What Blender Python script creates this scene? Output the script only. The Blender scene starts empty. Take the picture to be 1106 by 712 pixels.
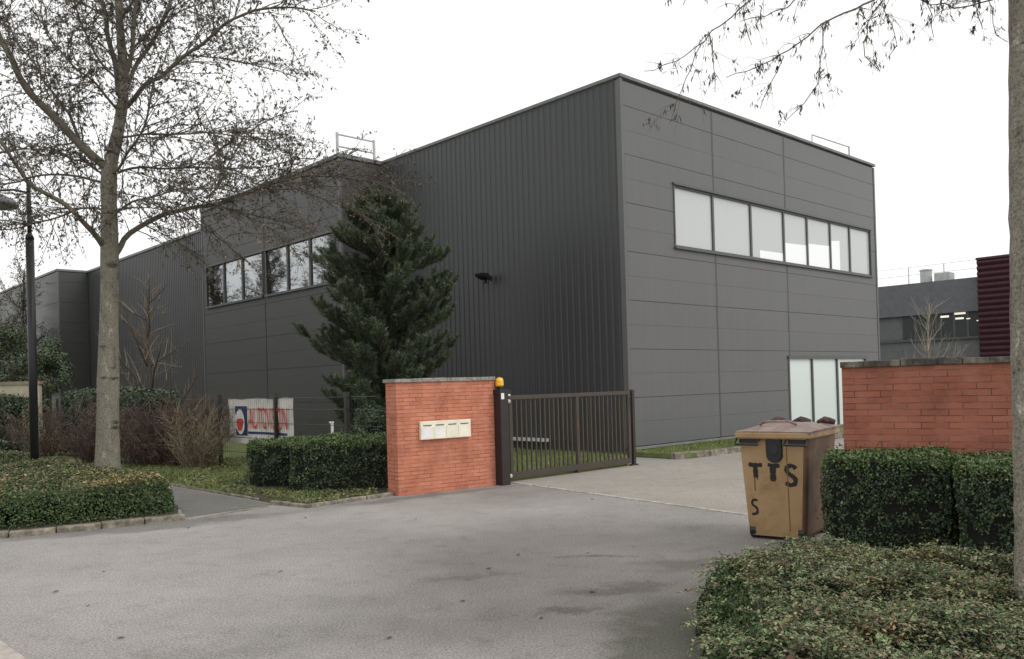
import bpy, math, random
import numpy as np
from mathutils import Matrix, Vector
from mathutils import noise as mno
random.seed(7); rng = np.random.default_rng(7)
S = bpy.context.scene
COL = S.collection
PI = math.pi
# ------------------------------------------------------------------ camera
H0 = 1.65; F_ = 915.7; CY = 407.37; PITCH = 0.0093; ROLL = -0.0281
A = 0.8189
uv = np.array([math.sin(A), math.cos(A), 0.0]); vv = np.array([-math.cos(A), math.sin(A), 0.0])
C0 = np.array([2.579, 18.849, 0.0])
Fw = np.array([0, math.cos(PITCH), math.sin(PITCH)]); U0 = np.array([0, -math.sin(PITCH), math.cos(PITCH)]); R0 = np.array([1.0, 0, 0])
Rw = R0*math.cos(ROLL)+U0*math.sin(ROLL); Uw = -R0*math.sin(ROLL)+U0*math.cos(ROLL)
cd = bpy.data.cameras.new('camera'); cam = bpy.data.objects.new('camera', cd); COL.objects.link(cam)
m = Matrix(((Rw[0], Uw[0], -Fw[0], 0), (Rw[1], Uw[1], -Fw[1], 0), (Rw[2], Uw[2], -Fw[2], H0), (0, 0, 0, 1)))
cam.matrix_world = m
cd.sensor_width = 36; cd.lens = F_/1106*36; cd.shift_y = (CY-356)/1106; cd.clip_end = 5000; cd.clip_start = .05
S.camera = cam
def at(px, py, D):
    d = Fw+Rw*(px-553)/F_+Uw*(CY-py)/F_
    return np.array([0, 0, H0])+d*D/d[1]
# ------------------------------------------------------------------ world
W = bpy.data.worlds.new('World'); S.world = W; W.use_nodes = True
nt = W.node_tree; nt.nodes.clear()
out = nt.nodes.new('ShaderNodeOutputWorld'); bg = nt.nodes.new('ShaderNodeBackground'); sky = nt.nodes.new('ShaderNodeTexSky')
SUN_EL = math.radians(42); SUN_AZ = math.radians(118)    # azimuth clockwise from +Y
sky.sky_type = 'NISHITA'; sky.sun_disc = False; sky.sun_elevation = SUN_EL; sky.sun_rotation = SUN_AZ
hs = nt.nodes.new('ShaderNodeHueSaturation'); hs.inputs['Saturation'].default_value = .12
mx = nt.nodes.new('ShaderNodeMixRGB'); mx.inputs[0].default_value = .86; mx.inputs[2].default_value = (12.6, 12.7, 12.6, 1)
nt.links.new(sky.outputs[0], hs.inputs['Color']); nt.links.new(hs.outputs[0], mx.inputs[1]); nt.links.new(mx.outputs[0], bg.inputs[0])
bg.inputs[1].default_value = .1; nt.links.new(bg.outputs[0], out.inputs[0])
sd = bpy.data.lights.new('sun', 'SUN'); sd.energy = 1.1; sd.angle = math.radians(35); sd.color = (1, .97, .93)
so = bpy.data.objects.new('sun', sd); COL.objects.link(so)
sdir = Vector((math.sin(SUN_AZ)*math.cos(SUN_EL), math.cos(SUN_AZ)*math.cos(SUN_EL), math.sin(SUN_EL)))
so.rotation_euler = sdir.to_track_quat('Z', 'Y').to_euler()
S.view_settings.view_transform = 'Standard'; S.view_settings.look = 'None'; S.view_settings.exposure = 0; S.view_settings.gamma = 1
# ------------------------------------------------------------------ materials
def newmat(name):
    M = bpy.data.materials.new(name); M.use_nodes = True
    n = M.node_tree; b = n.nodes['Principled BSDF']
    return M, n, b
def nd(n, t, **k):
    x = n.nodes.new(t)
    for a, b in k.items(): setattr(x, a, b)
    return x
def L(n, a, b): n.links.new(a, b)
def ramp(n, stops):
    r = n.nodes.new('ShaderNodeValToRGB'); e = r.color_ramp.elements
    while len(e) < len(stops): e.new(.5)
    for i, (p, c) in enumerate(stops):
        e[i].position = p; e[i].color = (*c, 1)
    return r
def noisemat(name, stops, scale=3, detail=6, rough=.85, bump=0, bscale=None, metallic=0, stretch=(1, 1, 1), spec=.3, nrough=.6):
    M, n, b = newmat(name)
    tc = nd(n, 'ShaderNodeTexCoord'); mp = nd(n, 'ShaderNodeMapping'); mp.inputs['Scale'].default_value = stretch
    L(n, tc.outputs['Object'], mp.inputs[0])
    t = nd(n, 'ShaderNodeTexNoise'); t.inputs['Scale'].default_value = scale; t.inputs['Detail'].default_value = detail; t.inputs['Roughness'].default_value = nrough
    L(n, mp.outputs[0], t.inputs['Vector'])
    r = ramp(n, stops); L(n, t.outputs['Fac'], r.inputs[0]); L(n, r.outputs[0], b.inputs['Base Color'])
    b.inputs['Roughness'].default_value = rough; b.inputs['Metallic'].default_value = metallic; b.inputs['Specular IOR Level'].default_value = spec
    if bump:
        t2 = nd(n, 'ShaderNodeTexNoise'); t2.inputs['Scale'].default_value = bscale or scale*5; t2.inputs['Detail'].default_value = 5
        L(n, mp.outputs[0], t2.inputs['Vector'])
        bp = nd(n, 'ShaderNodeBump'); bp.inputs['Strength'].default_value = bump; bp.inputs['Distance'].default_value = .01
        L(n, t2.outputs['Fac'], bp.inputs['Height']); L(n, bp.outputs[0], b.inputs['Normal'])
    return M
def leafmat(name, stops, rough=.6, spec=.3, trans=.0, pscale=0, pstops=None):
    """colour varies per leaf (random per island), optionally blended with broad patches"""
    M, n, b = newmat(name)
    g = nd(n, 'ShaderNodeNewGeometry'); r = ramp(n, stops); L(n, g.outputs['Random Per Island'], r.inputs[0])
    src = r.outputs[0]
    if pscale:
        tc = nd(n, 'ShaderNodeTexCoord'); t = nd(n, 'ShaderNodeTexNoise'); t.inputs['Scale'].default_value = pscale; t.inputs['Detail'].default_value = 3
        L(n, tc.outputs['Object'], t.inputs['Vector'])
        r2 = ramp(n, pstops); L(n, t.outputs['Fac'], r2.inputs[0])
        mm = nd(n, 'ShaderNodeMixRGB', blend_type='MULTIPLY'); mm.inputs[0].default_value = 1
        L(n, src, mm.inputs[1]); L(n, r2.outputs[0], mm.inputs[2]); src = mm.outputs[0]
    L(n, src, b.inputs['Base Color']); b.inputs['Roughness'].default_value = rough; b.inputs['Specular IOR Level'].default_value = spec
    return M
def flat(name, c, rough=.6, metallic=0, spec=.4):
    return noisemat(name, [(.3, tuple(x*.85 for x in c)), (.7, tuple(min(1, x*1.12) for x in c))], scale=4, rough=rough, metallic=metallic, spec=spec)
M_ = {}
# ------------------------------------------------------------------ geometry builder
class Geo:
    def __init__(s): s.v = []; s.f = []; s.n = 0; s.mi = []
    def add(s, v, f, mi=0):
        v = np.asarray(v, float).reshape(-1, 3)
        s.v.append(v)
        for q in f: s.f.append([i+s.n for i in q])
        s.mi += [mi]*len(f); s.n += len(v)
    def addq(s, v, k, mi=0):
        """v: (N,k,3) array of separate k-gons"""
        N = len(v)
        if N == 0: return
        s.v.append(v.reshape(-1, 3)); idx = (np.arange(N*k)+s.n).reshape(N, k).tolist()
        s.f += idx; s.mi += [mi]*N; s.n += N*k
    def box(s, a, b, mi=0):
        x0, y0, z0 = a; x1, y1, z1 = b
        s.add([(x0, y0, z0), (x1, y0, z0), (x1, y1, z0), (x0, y1, z0), (x0, y0, z1), (x1, y0, z1), (x1, y1, z1), (x0, y1, z1)],
              [(0, 3, 2, 1), (4, 5, 6, 7), (0, 1, 5, 4), (1, 2, 6, 5), (2, 3, 7, 6), (3, 0, 4, 7)], mi)
    def prism(s, poly, z0, z1, mi=0):
        n = len(poly)
        v = [(p[0], p[1], z0) for p in poly]+[(p[0], p[1], z1) for p in poly]
        f = [list(range(n-1, -1, -1)), list(range(n, 2*n))]+[(i, (i+1) % n, n+(i+1) % n, n+i) for i in range(n)]
        s.add(v, f, mi)
    def tube(s, pts, rad, sides=6, cap=True, mi=0):
        P = np.asarray(pts, float); n = len(P)
        rad = np.ones(n)*rad if np.isscalar(rad) else np.asarray(rad, float)
        T = np.gradient(P, axis=0); T /= (np.linalg.norm(T, axis=1)[:, None]+1e-9)
        ref = np.array([0, 0, 1.0]) if abs(T[0][2]) < .9 else np.array([1.0, 0, 0])
        X = np.cross(T, ref); X /= (np.linalg.norm(X, axis=1)[:, None]+1e-9); Y = np.cross(T, X)
        a = np.arange(sides)*2*PI/sides
        V = P[:, None, :]+rad[:, None, None]*(np.cos(a)[None, :, None]*X[:, None, :]+np.sin(a)[None, :, None]*Y[:, None, :])
        f = []
        for i in range(n-1):
            for j in range(sides):
                k = (j+1) % sides
                f.append((i*sides+j, i*sides+k, (i+1)*sides+k, (i+1)*sides+j))
        if cap: f.append(tuple(range(sides-1, -1, -1))); f.append(tuple((n-1)*sides+j for j in range(sides)))
        s.add(V.reshape(-1, 3), f, mi)
    def build(s, name, mats, parent=None, loc=None, rz=0, smooth=False, bevel=0):
        me = bpy.data.meshes.new(name)
        V = np.concatenate(s.v) if s.v else np.zeros((0, 3))
        nf = len(s.f); lt = np.fromiter((len(q) for q in s.f), int, nf); ls = np.concatenate([[0], np.cumsum(lt)[:-1]])
        flatv = np.fromiter((i for q in s.f for i in q), int, int(lt.sum()))
        me.vertices.add(len(V)); me.vertices.foreach_set('co', V.ravel())
        me.loops.add(len(flatv)); me.loops.foreach_set('vertex_index', flatv)
        me.polygons.add(nf); me.polygons.foreach_set('loop_start', ls); me.polygons.foreach_set('loop_total', lt)
        me.polygons.foreach_set('material_index', s.mi)
        me.polygons.foreach_set('use_smooth', [smooth]*nf)
        me.update(calc_edges=True); me.validate()
        if not isinstance(mats, (list, tuple)): mats = [mats]
        for x in mats: me.materials.append(x)
        o = bpy.data.objects.new(name, me); COL.objects.link(o)
        if parent: o.parent = parent
        if loc is not None: o.location = loc
        o.rotation_euler[2] = rz
        if bevel:
            md = o.modifiers.new('bevel', 'BEVEL'); md.width = bevel; md.segments = 2; md.limit_method = 'ANGLE'
        return o
def tag(o, label=None, cat=None, group=None, kind=None):
    if label: o['label'] = label
    if cat: o['category'] = cat
    if group: o['group'] = group
    if kind: o['kind'] = kind
    return o
def empty(name, loc=(0, 0, 0), rz=0, label=None, cat=None, group=None):
    o = bpy.data.objects.new(name, None); COL.objects.link(o); o.location = loc; o.rotation_euler[2] = rz
    return tag(o, label, cat, group)
def resample(P, step):
    P = np.asarray(P, float); d = np.concatenate([[0], np.cumsum(np.linalg.norm(np.diff(P, axis=0), axis=1))])
    n = max(2, int(d[-1]/step)+1); t = np.linspace(0, d[-1], n)
    return np.stack([np.interp(t, d, P[:, i]) for i in range(3)], 1)
def smoothpath(P, it=2):
    P = np.asarray(P, float)
    for _ in range(it):
        Q = [P[0]]
        for a, b in zip(P[:-1], P[1:]): Q += [a*.75+b*.25, a*.25+b*.75]
        Q.append(P[-1]); P = np.array(Q)
    return P
def rvec(n):
    v = rng.normal(size=(n, 3)); return v/np.linalg.norm(v, axis=1)[:, None]
def leaves(geo, P, N, size, aspect=.5, jitter=.7, mi=0, D=None, fold=False):
    """rhombic leaves at P (n,3) with mean normals N; size array or scalar; D = preferred long direction"""
    n = len(P)
    nn = N+rvec(n)*jitter; nn /= np.linalg.norm(nn, axis=1)[:, None]+1e-9
    d = rvec(n) if D is None else D+rvec(n)*.35
    d = d-(d*nn).sum(1)[:, None]*nn; d /= np.linalg.norm(d, axis=1)[:, None]+1e-9
    w = np.cross(nn, d); sz = (np.ones(n)*size)[:, None]*rng.uniform(.7, 1.3, (n, 1))
    a = P-d*sz*.5; b = P+d*sz*.5; mid = P-d*sz*.05
    c = mid+w*sz*aspect*.5; e = mid-w*sz*aspect*.5
    if fold: c = c+nn*sz*.12; e = e+nn*sz*.12
    geo.addq(np.stack([a, c, b, e], 1), 4, mi)
# ------------------------------------------------------------------ material library
def asphalt(name, lo, hi, wet_shade=True):
    M, n, b = newmat(name)
    tc = nd(n, 'ShaderNodeTexCoord')
    def nz(s, d=6, r=.6, vec=None):
        t = nd(n, 'ShaderNodeTexNoise'); t.inputs['Scale'].default_value = s; t.inputs['Detail'].default_value = d; t.inputs['Roughness'].default_value = r
        L(n, vec or tc.outputs['Object'], t.inputs['Vector']); return t
    big = nz(.35, 5, .62); r = ramp(n, [(.3, lo), (.5, tuple((a+c)/2 for a, c in zip(lo, hi))), (.68, hi)]); L(n, big.outputs['Fac'], r.inputs[0])
    fine = nz(60, 6, .85); r2 = ramp(n, [(.36, (.25, .25, .25)), (.48, (.9, .9, .9)), (.62, (2.0, 1.97, 1.9))]); L(n, fine.outputs['Fac'], r2.inputs[0])
    m1 = nd(n, 'ShaderNodeMixRGB', blend_type='MULTIPLY'); m1.inputs[0].default_value = .75 if wet_shade else .4; L(n, r.outputs[0], m1.inputs[1]); L(n, r2.outputs[0], m1.inputs[2])
    mid = nz(3.2, 12, .8); r3 = ramp(n, [(.34, (.7, .69, .67)), (.46, (.95, .95, .94)), (.6, (1, 1, 1)), (.75, (1.12, 1.12, 1.1))]); L(n, mid.outputs['Fac'], r3.inputs[0])
    m2 = nd(n, 'ShaderNodeMixRGB', blend_type='MULTIPLY'); m2.inputs[0].default_value = 1; L(n, m1.outputs[0], m2.inputs[1]); L(n, r3.outputs[0], m2.inputs[2])
    # pale grit scattered
    v = nd(n, 'ShaderNodeTexVoronoi'); v.inputs['Scale'].default_value = 20; L(n, tc.outputs['Object'], v.inputs['Vector'])
    r4 = ramp(n, [(0, (1, 1, 1)), (.13, (1, 1, 1)), (.19, (0, 0, 0))]); L(n, v.outputs['Distance'], r4.inputs[0])
    gm = nz(1.1, 3); r5 = ramp(n, [(.42, (0, 0, 0)), (.6, (.75, .75, .75))]); L(n, gm.outputs['Fac'], r5.inputs[0])
    mm = nd(n, 'ShaderNodeMath', operation='MULTIPLY'); L(n, r4.outputs[0], mm.inputs[0]); L(n, r5.outputs[0], mm.inputs[1])
    m3 = nd(n, 'ShaderNodeMixRGB'); L(n, mm.outputs[0], m3.inputs[0]); L(n, m2.outputs[0], m3.inputs[1]); m3.inputs[2].default_value = (.42, .4, .37, 1)
    src = m3.outputs[0]
    if wet_shade:   # damp mossy stain beside the planting bed; contact shade painted at wall foot
        for (cx, cy, sx, sy, ang, dark, tint) in [(.95, 5.1, .55, 1.7, -.1, .85, (.85, .9, .72)), (.75, 6.75, .7, .22, .1, .55, (.95, .9, .85)), (1.5, 7.6, .5, .35, .2, .5, (.95, .9, .85)), (-2.2, 5.3, .9, .25, .3, .3, (.9, .9, .8)), (.7, 7.4, 2.6, 3.9, .2, .8, (1.26, 1.23, 1.17)), (.35, 6.1, .35, .13, .3, .6, (.9, .88, .84)), (.75, 8.1, .4, .1, -.3, .6, (.9, .88, .84)), (-.4, 7.4, .5, .12, .2, .35, (.95, .93, .9)), (.2, 13.2, 1.2, .9, .6, .35, (1, 1, 1)), (-.9, 5.7, 1.2, .6, .1, .3, (1.1, 1.1, 1)), (-4.6, 10.7, 2.4, .42, .5, .62, (.8, .78, .75)), (-1.3, 12.95, 2.2, .28, .62, .55, (.8, .78, .76)), (1.5, 13.1, .3, .9, .7, .6, (.8, .78, .76))]:
            mp = nd(n, 'ShaderNodeMapping', vector_type='TEXTURE'); mp.inputs['Location'].default_value = (cx, cy, 0); mp.inputs['Rotation'].default_value = (0, 0, ang); mp.inputs['Scale'].default_value = (sx, sy, 1)
            wob = nz(1.7, 6, .7); sc = nd(n, 'ShaderNodeVectorMath', operation='SCALE'); sc.inputs['Scale'].default_value = 1.1; L(n, wob.outputs['Color'], sc.inputs[0])
            ad = nd(n, 'ShaderNodeVectorMath', operation='ADD'); L(n, tc.outputs['Object'], ad.inputs[0]); L(n, sc.outputs[0], ad.inputs[1])
            sb = nd(n, 'ShaderNodeVectorMath', operation='SUBTRACT'); L(n, ad.outputs[0], sb.inputs[0]); sb.inputs[1].default_value = (.55, .55, .55)
            L(n, sb.outputs[0], mp.inputs[0])
            flatn = nd(n, 'ShaderNodeVectorMath', operation='MULTIPLY'); flatn.inputs[1].default_value = (1, 1, 0); L(n, mp.outputs[0], flatn.inputs[0])
            ln = nd(n, 'ShaderNodeVectorMath', operation='LENGTH'); L(n, flatn.outputs[0], ln.inputs[0])
            rr = ramp(n, [(.45, (dark,)*3), (1.0, (0, 0, 0))]); L(n, ln.outputs['Value'], rr.inputs[0])
            mw = nd(n, 'ShaderNodeMixRGB', blend_type='MULTIPLY'); L(n, rr.outputs[0], mw.inputs[0]); L(n, src, mw.inputs[1]); mw.inputs[2].default_value = (*[x*.42 for x in tint], 1); src = mw.outputs[0]
    L(n, src, b.inputs['Base Color']); b.inputs['Roughness'].default_value = .8; b.inputs['Specular IOR Level'].default_value = .35
    bp = nd(n, 'ShaderNodeBump'); bp.inputs['Strength'].default_value = .5; bp.inputs['Distance'].default_value = .006; L(n, fine.outputs['Fac'], bp.inputs['Height']); L(n, bp.outputs[0], b.inputs['Normal'])
    return M
def brickmat(name, cols, rowh=.06, bw=.23, mortar=(.3, .21, .16)):
    M, n, b = newmat(name)
    tc = nd(n, 'ShaderNodeTexCoord'); sx = nd(n, 'ShaderNodeSeparateXYZ'); L(n, tc.outputs['Object'], sx.inputs[0])
    ad = nd(n, 'ShaderNodeMath', operation='ADD'); L(n, sx.outputs[0], ad.inputs[0]); L(n, sx.outputs[1], ad.inputs[1])
    cb = nd(n, 'ShaderNodeCombineXYZ'); L(n, ad.outputs[0], cb.inputs[0]); L(n, sx.outputs[2], cb.inputs[1])
    wn = nd(n, 'ShaderNodeTexNoise'); wn.inputs['Scale'].default_value = 6; L(n, tc.outputs['Object'], wn.inputs['Vector'])
    ws = nd(n, 'ShaderNodeVectorMath', operation='SCALE'); ws.inputs['Scale'].default_value = .006; L(n, wn.outputs['Color'], ws.inputs[0])
    wa = nd(n, 'ShaderNodeVectorMath', operation='ADD'); L(n, cb.outputs[0], wa.inputs[0]); L(n, ws.outputs[0], wa.inputs[1])
    br = nd(n, 'ShaderNodeTexBrick'); br.inputs['Scale'].default_value = 1; br.inputs['Brick Width'].default_value = bw; br.inputs['Row Height'].default_value = rowh
    br.inputs['Mortar Size'].default_value = .0042; br.inputs['Mortar Smooth'].default_value = .35; br.inputs['Bias'].default_value = 0
    br.inputs['Color1'].default_value = (0, 0, 0, 1); br.inputs['Color2'].default_value = (1, 1, 1, 1); br.inputs['Mortar'].default_value = (.5, .5, .5, 1)
    L(n, wa.outputs[0], br.inputs['Vector'])
    r = ramp(n, [(0, cols[0]), (.4, cols[1]), (1, cols[2])]); L(n, br.outputs['Color'], r.inputs[0])
    t = nd(n, 'ShaderNodeTexNoise'); t.inputs['Scale'].default_value = 2.2; t.inputs['Detail'].default_value = 8; t.inputs['Roughness'].default_value = .7; L(n, tc.outputs['Object'], t.inputs['Vector'])
    rt = ramp(n, [(.3, (.62, .61, .6)), (.5, (1, 1, 1)), (.72, (1.18, 1.2, 1.24))]); L(n, t.outputs['Fac'], rt.inputs[0])
    mt = nd(n, 'ShaderNodeMixRGB', blend_type='MULTIPLY'); mt.inputs[0].default_value = 1; L(n, r.outputs[0], mt.inputs[1]); L(n, rt.outputs[0], mt.inputs[2])
    # mortar colour varies between grey-brown and pale lime
    t3 = nd(n, 'ShaderNodeTexNoise'); t3.inputs['Scale'].default_value = 5; t3.inputs['Detail'].default_value = 5; L(n, tc.outputs['Object'], t3.inputs['Vector'])
    rm = ramp(n, [(.38, tuple(x*.45 for x in mortar)), (.55, mortar), (.7, tuple(min(1, x*1.7) for x in mortar))]); L(n, t3.outputs['Fac'], rm.inputs[0])
    mm = nd(n, 'ShaderNodeMixRGB'); L(n, br.outputs['Fac'], mm.inputs[0]); L(n, mt.outputs[0], mm.inputs[1]); L(n, rm.outputs[0], mm.inputs[2])
    L(n, mm.outputs[0], b.inputs['Base Color']); b.inputs['Roughness'].default_value = .88; b.inputs['Specular IOR Level'].default_value = .2
    f2 = nd(n, 'ShaderNodeTexNoise'); f2.inputs['Scale'].default_value = 90; L(n, tc.outputs['Object'], f2.inputs['Vector'])
    hh = nd(n, 'ShaderNodeMath', operation='MULTIPLY_ADD'); L(n, br.outputs['Fac'], hh.inputs[0]); hh.inputs[1].default_value = -1.0
    sc2 = nd(n, 'ShaderNodeMath', operation='MULTIPLY'); L(n, f2.outputs['Fac'], sc2.inputs[0]); sc2.inputs[1].default_value = .35; L(n, sc2.outputs[0], hh.inputs[2])
    bp = nd(n, 'ShaderNodeBump'); bp.inputs['Strength'].default_value = .8; bp.inputs['Distance'].default_value = .008; L(n, hh.outputs[0], bp.inputs['Height']); L(n, bp.outputs[0], b.inputs['Normal'])
    return M
def bark(name, base, dark, spot, vs=1.0):
    M, n, b = newmat(name)
    tc = nd(n, 'ShaderNodeTexCoord'); mp = nd(n, 'ShaderNodeMapping'); mp.inputs['Scale'].default_value = (1, 1, .45); L(n, tc.outputs['Object'], mp.inputs[0])
    t = nd(n, 'ShaderNodeTexNoise'); t.inputs['Scale'].default_value = 9*vs; t.inputs['Detail'].default_value = 9; t.inputs['Roughness'].default_value = .75; L(n, mp.outputs[0], t.inputs['Vector'])
    r = ramp(n, [(.32, dark), (.44, base), (.56, tuple(x*1.1 for x in base)), (.66, spot)]); L(n, t.outputs['Fac'], r.inputs[0])
    t2 = nd(n, 'ShaderNodeTexNoise'); t2.inputs['Scale'].default_value = 46*vs; t2.inputs['Detail'].default_value = 4; L(n, tc.outputs['Object'], t2.inputs['Vector'])
    r2 = ramp(n, [(.34, (.6, .59, .57)), (.5, (1, 1, 1)), (.68, (1.2, 1.2, 1.17))]); L(n, t2.outputs['Fac'], r2.inputs[0])
    mm = nd(n, 'ShaderNodeMixRGB', blend_type='MULTIPLY'); mm.inputs[0].default_value = .8; L(n, r.outputs[0], mm.inputs[1]); L(n, r2.outputs[0], mm.inputs[2])
    # horizontal dark scars
    mp2 = nd(n, 'ShaderNodeMapping'); mp2.inputs['Scale'].default_value = (1.2, 1.2, 5.0); L(n, tc.outputs['Object'], mp2.inputs[0])
    t3 = nd(n, 'ShaderNodeTexNoise'); t3.inputs['Scale'].default_value = 1.6*vs; t3.inputs['Detail'].default_value = 3; L(n, mp2.outputs[0], t3.inputs['Vector'])
    r3 = ramp(n, [(.3, (.3, .29, .27)), (.39, (1, 1, 1))]); L(n, t3.outputs['Fac'], r3.inputs[0])
    m3 = nd(n, 'ShaderNodeMixRGB', blend_type='MULTIPLY'); m3.inputs[0].default_value = 1; L(n, mm.outputs[0], m3.inputs[1]); L(n, r3.outputs[0], m3.inputs[2])
    L(n, m3.outputs[0], b.inputs['Base Color']); b.inputs['Roughness'].default_value = .9; b.inputs['Specular IOR Level'].default_value = .15
    ah = nd(n, 'ShaderNodeMath', operation='ADD'); L(n, t.outputs['Fac'], ah.inputs[0]); L(n, t2.outputs['Fac'], ah.inputs[1])
    bp = nd(n, 'ShaderNodeBump'); bp.inputs['Strength'].default_value = .9; bp.inputs['Distance'].default_value = .02; L(n, ah.outputs[0], bp.inputs['Height']); L(n, bp.outputs[0], b.inputs['Normal'])
    return M
M_['asphalt'] = asphalt('asphalt', (.218, .206, .195), (.33, .311, .295))
M_['drive'] = asphalt('pale_asphalt', (.27, .245, .218), (.34, .312, .28), wet_shade=False)
M_['path'] = asphalt('path_asphalt', (.12, .118, .105), (.17, .165, .15), wet_shade=False)
M_['kerb'] = noisemat('kerb_stone', [(.34, (.07, .065, .045)), (.48, (.18, .16, .125)), (.66, (.36, .31, .25))], 7, 9, bump=.6, nrough=.72)
M_['strip'] = noisemat('kerb_strip_stone', [(.35, (.3, .28, .25)), (.6, (.5, .47, .43))], 6, 8, bump=.4)
M_['grass'] = noisemat('grass_ground', [(.3, (.07, .085, .03)), (.5, (.13, .16, .055)), (.7, (.2, .2, .09))], 4, 10, bump=.8, bscale=50, nrough=.75)
M_['soil'] = noisemat('soil', [(.3, (.03, .024, .018)), (.6, (.075, .06, .045)), (.8, (.14, .11, .08))], 9, 9, bump=.8, bscale=60, nrough=.75)
def panelmat(name, c):
    M, n, b = newmat(name)
    tc = nd(n, 'ShaderNodeTexCoord'); t = nd(n, 'ShaderNodeTexNoise'); t.inputs['Scale'].default_value = .5; t.inputs['Detail'].default_value = 5; L(n, tc.outputs['Object'], t.inputs['Vector'])
    mp = nd(n, 'ShaderNodeMapping'); mp.inputs['Scale'].default_value = (3, 3, .12); L(n, tc.outputs['Object'], mp.inputs[0])
    t2 = nd(n, 'ShaderNodeTexNoise'); t2.inputs['Scale'].default_value = 3; t2.inputs['Detail'].default_value = 6; L(n, mp.outputs[0], t2.inputs['Vector'])
    av = nd(n, 'ShaderNodeMath', operation='ADD'); L(n, t.outputs['Fac'], av.inputs[0]); L(n, t2.outputs['Fac'], av.inputs[1])
    g = nd(n, 'ShaderNodeNewGeometry'); a2 = nd(n, 'ShaderNodeMath', operation='MULTIPLY_ADD'); L(n, g.outputs['Random Per Island'], a2.inputs[0]); a2.inputs[1].default_value = .14; L(n, av.outputs[0], a2.inputs[2])
    hf = nd(n, 'ShaderNodeMath', operation='MULTIPLY'); hf.inputs[1].default_value = .5; L(n, a2.outputs[0], hf.inputs[0])
    r = ramp(n, [(.3, tuple(x*.92 for x in c)), (.55, c), (.75, tuple(x*1.06 for x in c))]); L(n, hf.outputs[0], r.inputs[0]); L(n, r.outputs[0], b.inputs['Base Color'])
    b.inputs['Roughness'].default_value = .42; b.inputs['Specular IOR Level'].default_value = .4
    return M
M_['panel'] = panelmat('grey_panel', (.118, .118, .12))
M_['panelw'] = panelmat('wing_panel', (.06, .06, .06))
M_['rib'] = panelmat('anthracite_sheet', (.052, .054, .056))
M_['joint'] = flat('panel_joint', (.05, .05, .05))
M_['coping'] = flat('metal_coping', (.16, .16, .155), .45)
M_['plinth'] = flat('dark_plinth', (.05, .05, .052))
M_['flash'] = flat('base_flashing', (.2, .205, .2), .45)
M_['frame'] = flat('window_frame', (.085, .087, .085), .4)
M_['roof'] = flat('roof_membrane', (.25, .25, .25))
M_['galv'] = flat('galvanised_steel', (.5, .5, .5), .45, 0)
def glassmat(name, c, rough, metal, spec=.6):
    M, n, b = newmat(name); b.inputs['Base Color'].default_value = (*c, 1); b.inputs['Roughness'].default_value = rough; b.inputs['Metallic'].default_value = metal; b.inputs['Specular IOR Level'].default_value = spec
    tc = nd(n, 'ShaderNodeTexCoord'); t = nd(n, 'ShaderNodeTexNoise'); t.inputs['Scale'].default_value = .8; L(n, tc.outputs['Object'], t.inputs['Vector'])
    bp = nd(n, 'ShaderNodeBump'); bp.inputs['Strength'].default_value = .08; bp.inputs['Distance'].default_value = .02; L(n, t.outputs['Fac'], bp.inputs['Height']); L(n, bp.outputs[0], b.inputs['Normal'])
    return M
M_['pane'] = glassmat('frosted_pane', (.5, .525, .52), .12, 0)
M_['pane2'] = glassmat('door_pane', (.62, .68, .67), .2, 0)
M_['bright'] = glassmat('painted_sky_patch', (.93, .95, .96), .2, 0)
M_['mirror'] = glassmat('reflecting_glass', (.36, .375, .38), .03, 1.0)
M_['brick'] = brickmat('orange_brick', [(.49, .172, .107), (.53, .196, .122), (.57, .222, .142)], mortar=(.36, .175, .12))
M_['brick2'] = brickmat('red_brick', [(.3, .108, .072), (.33, .122, .082), (.355, .138, .093)], mortar=(.26, .14, .1))
M_['cap'] = noisemat('mossy_coping', [(.3, (.09, .09, .08)), (.5, (.28, .265, .235)), (.65, (.4, .38, .34))], 14, 9, bump=.8, nrough=.75)
M_['cap2'] = noisemat('blackened_coping', [(.3, (.03, .03, .024)), (.5, (.075, .07, .058)), (.68, (.24, .21, .175))], 5, 9, bump=.8, nrough=.7)
M_['gate'] = flat('brown_gate_paint', (.062, .048, .038), .45)
M_['post'] = flat('black_brown_steel', (.028, .022, .02), .45)
M_['dark'] = flat('black_plastic', (.02, .02, .022), .4)
M_['white'] = flat('white_paint', (.75, .75, .72), .5)
M_['amber'] = glassmat('amber_plastic', (.85, .45, .03), .25, 0)
M_['cream'] = flat('cream_enamel', (.82, .78, .64), .4)
M_['slot'] = flat('slot_shadow', (.12, .1, .07))
M_['paper'] = flat('white_paper_sticker', (.8, .78, .84))
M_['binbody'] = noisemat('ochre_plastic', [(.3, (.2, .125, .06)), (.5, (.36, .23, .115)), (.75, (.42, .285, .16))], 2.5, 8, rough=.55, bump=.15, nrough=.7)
M_['binlid'] = noisemat('faded_maroon_plastic', [(.3, (.13, .085, .075)), (.5, (.25, .18, .16)), (.75, (.38, .31, .28))], 5, 8, rough=.6, nrough=.7)
M_['spray'] = flat('black_spray_paint', (.014, .012, .011), .5)
M_['bark'] = bark('alder_bark', (.205, .19, .152), (.07, .062, .048), (.37, .355, .3))
M_['bark2'] = bark('rough_bark', (.24, .22, .18), (.035, .03, .024), (.5, .48, .42), 1.1)
M_['twig'] = flat('dark_twig', (.115, .1, .085), .8)
M_['limb'] = bark('limb_bark', (.17, .152, .118), (.045, .038, .03), (.2, .185, .15), 2)
M_['barkd'] = flat('dark_bark', (.07, .058, .048), .9)
M_['catkin'] = leafmat('catkins', [(0, (.04, .035, .03)), (.6, (.085, .075, .063)), (.85, (.15, .13, .1)), (1, (.24, .2, .15))], .8)
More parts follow.
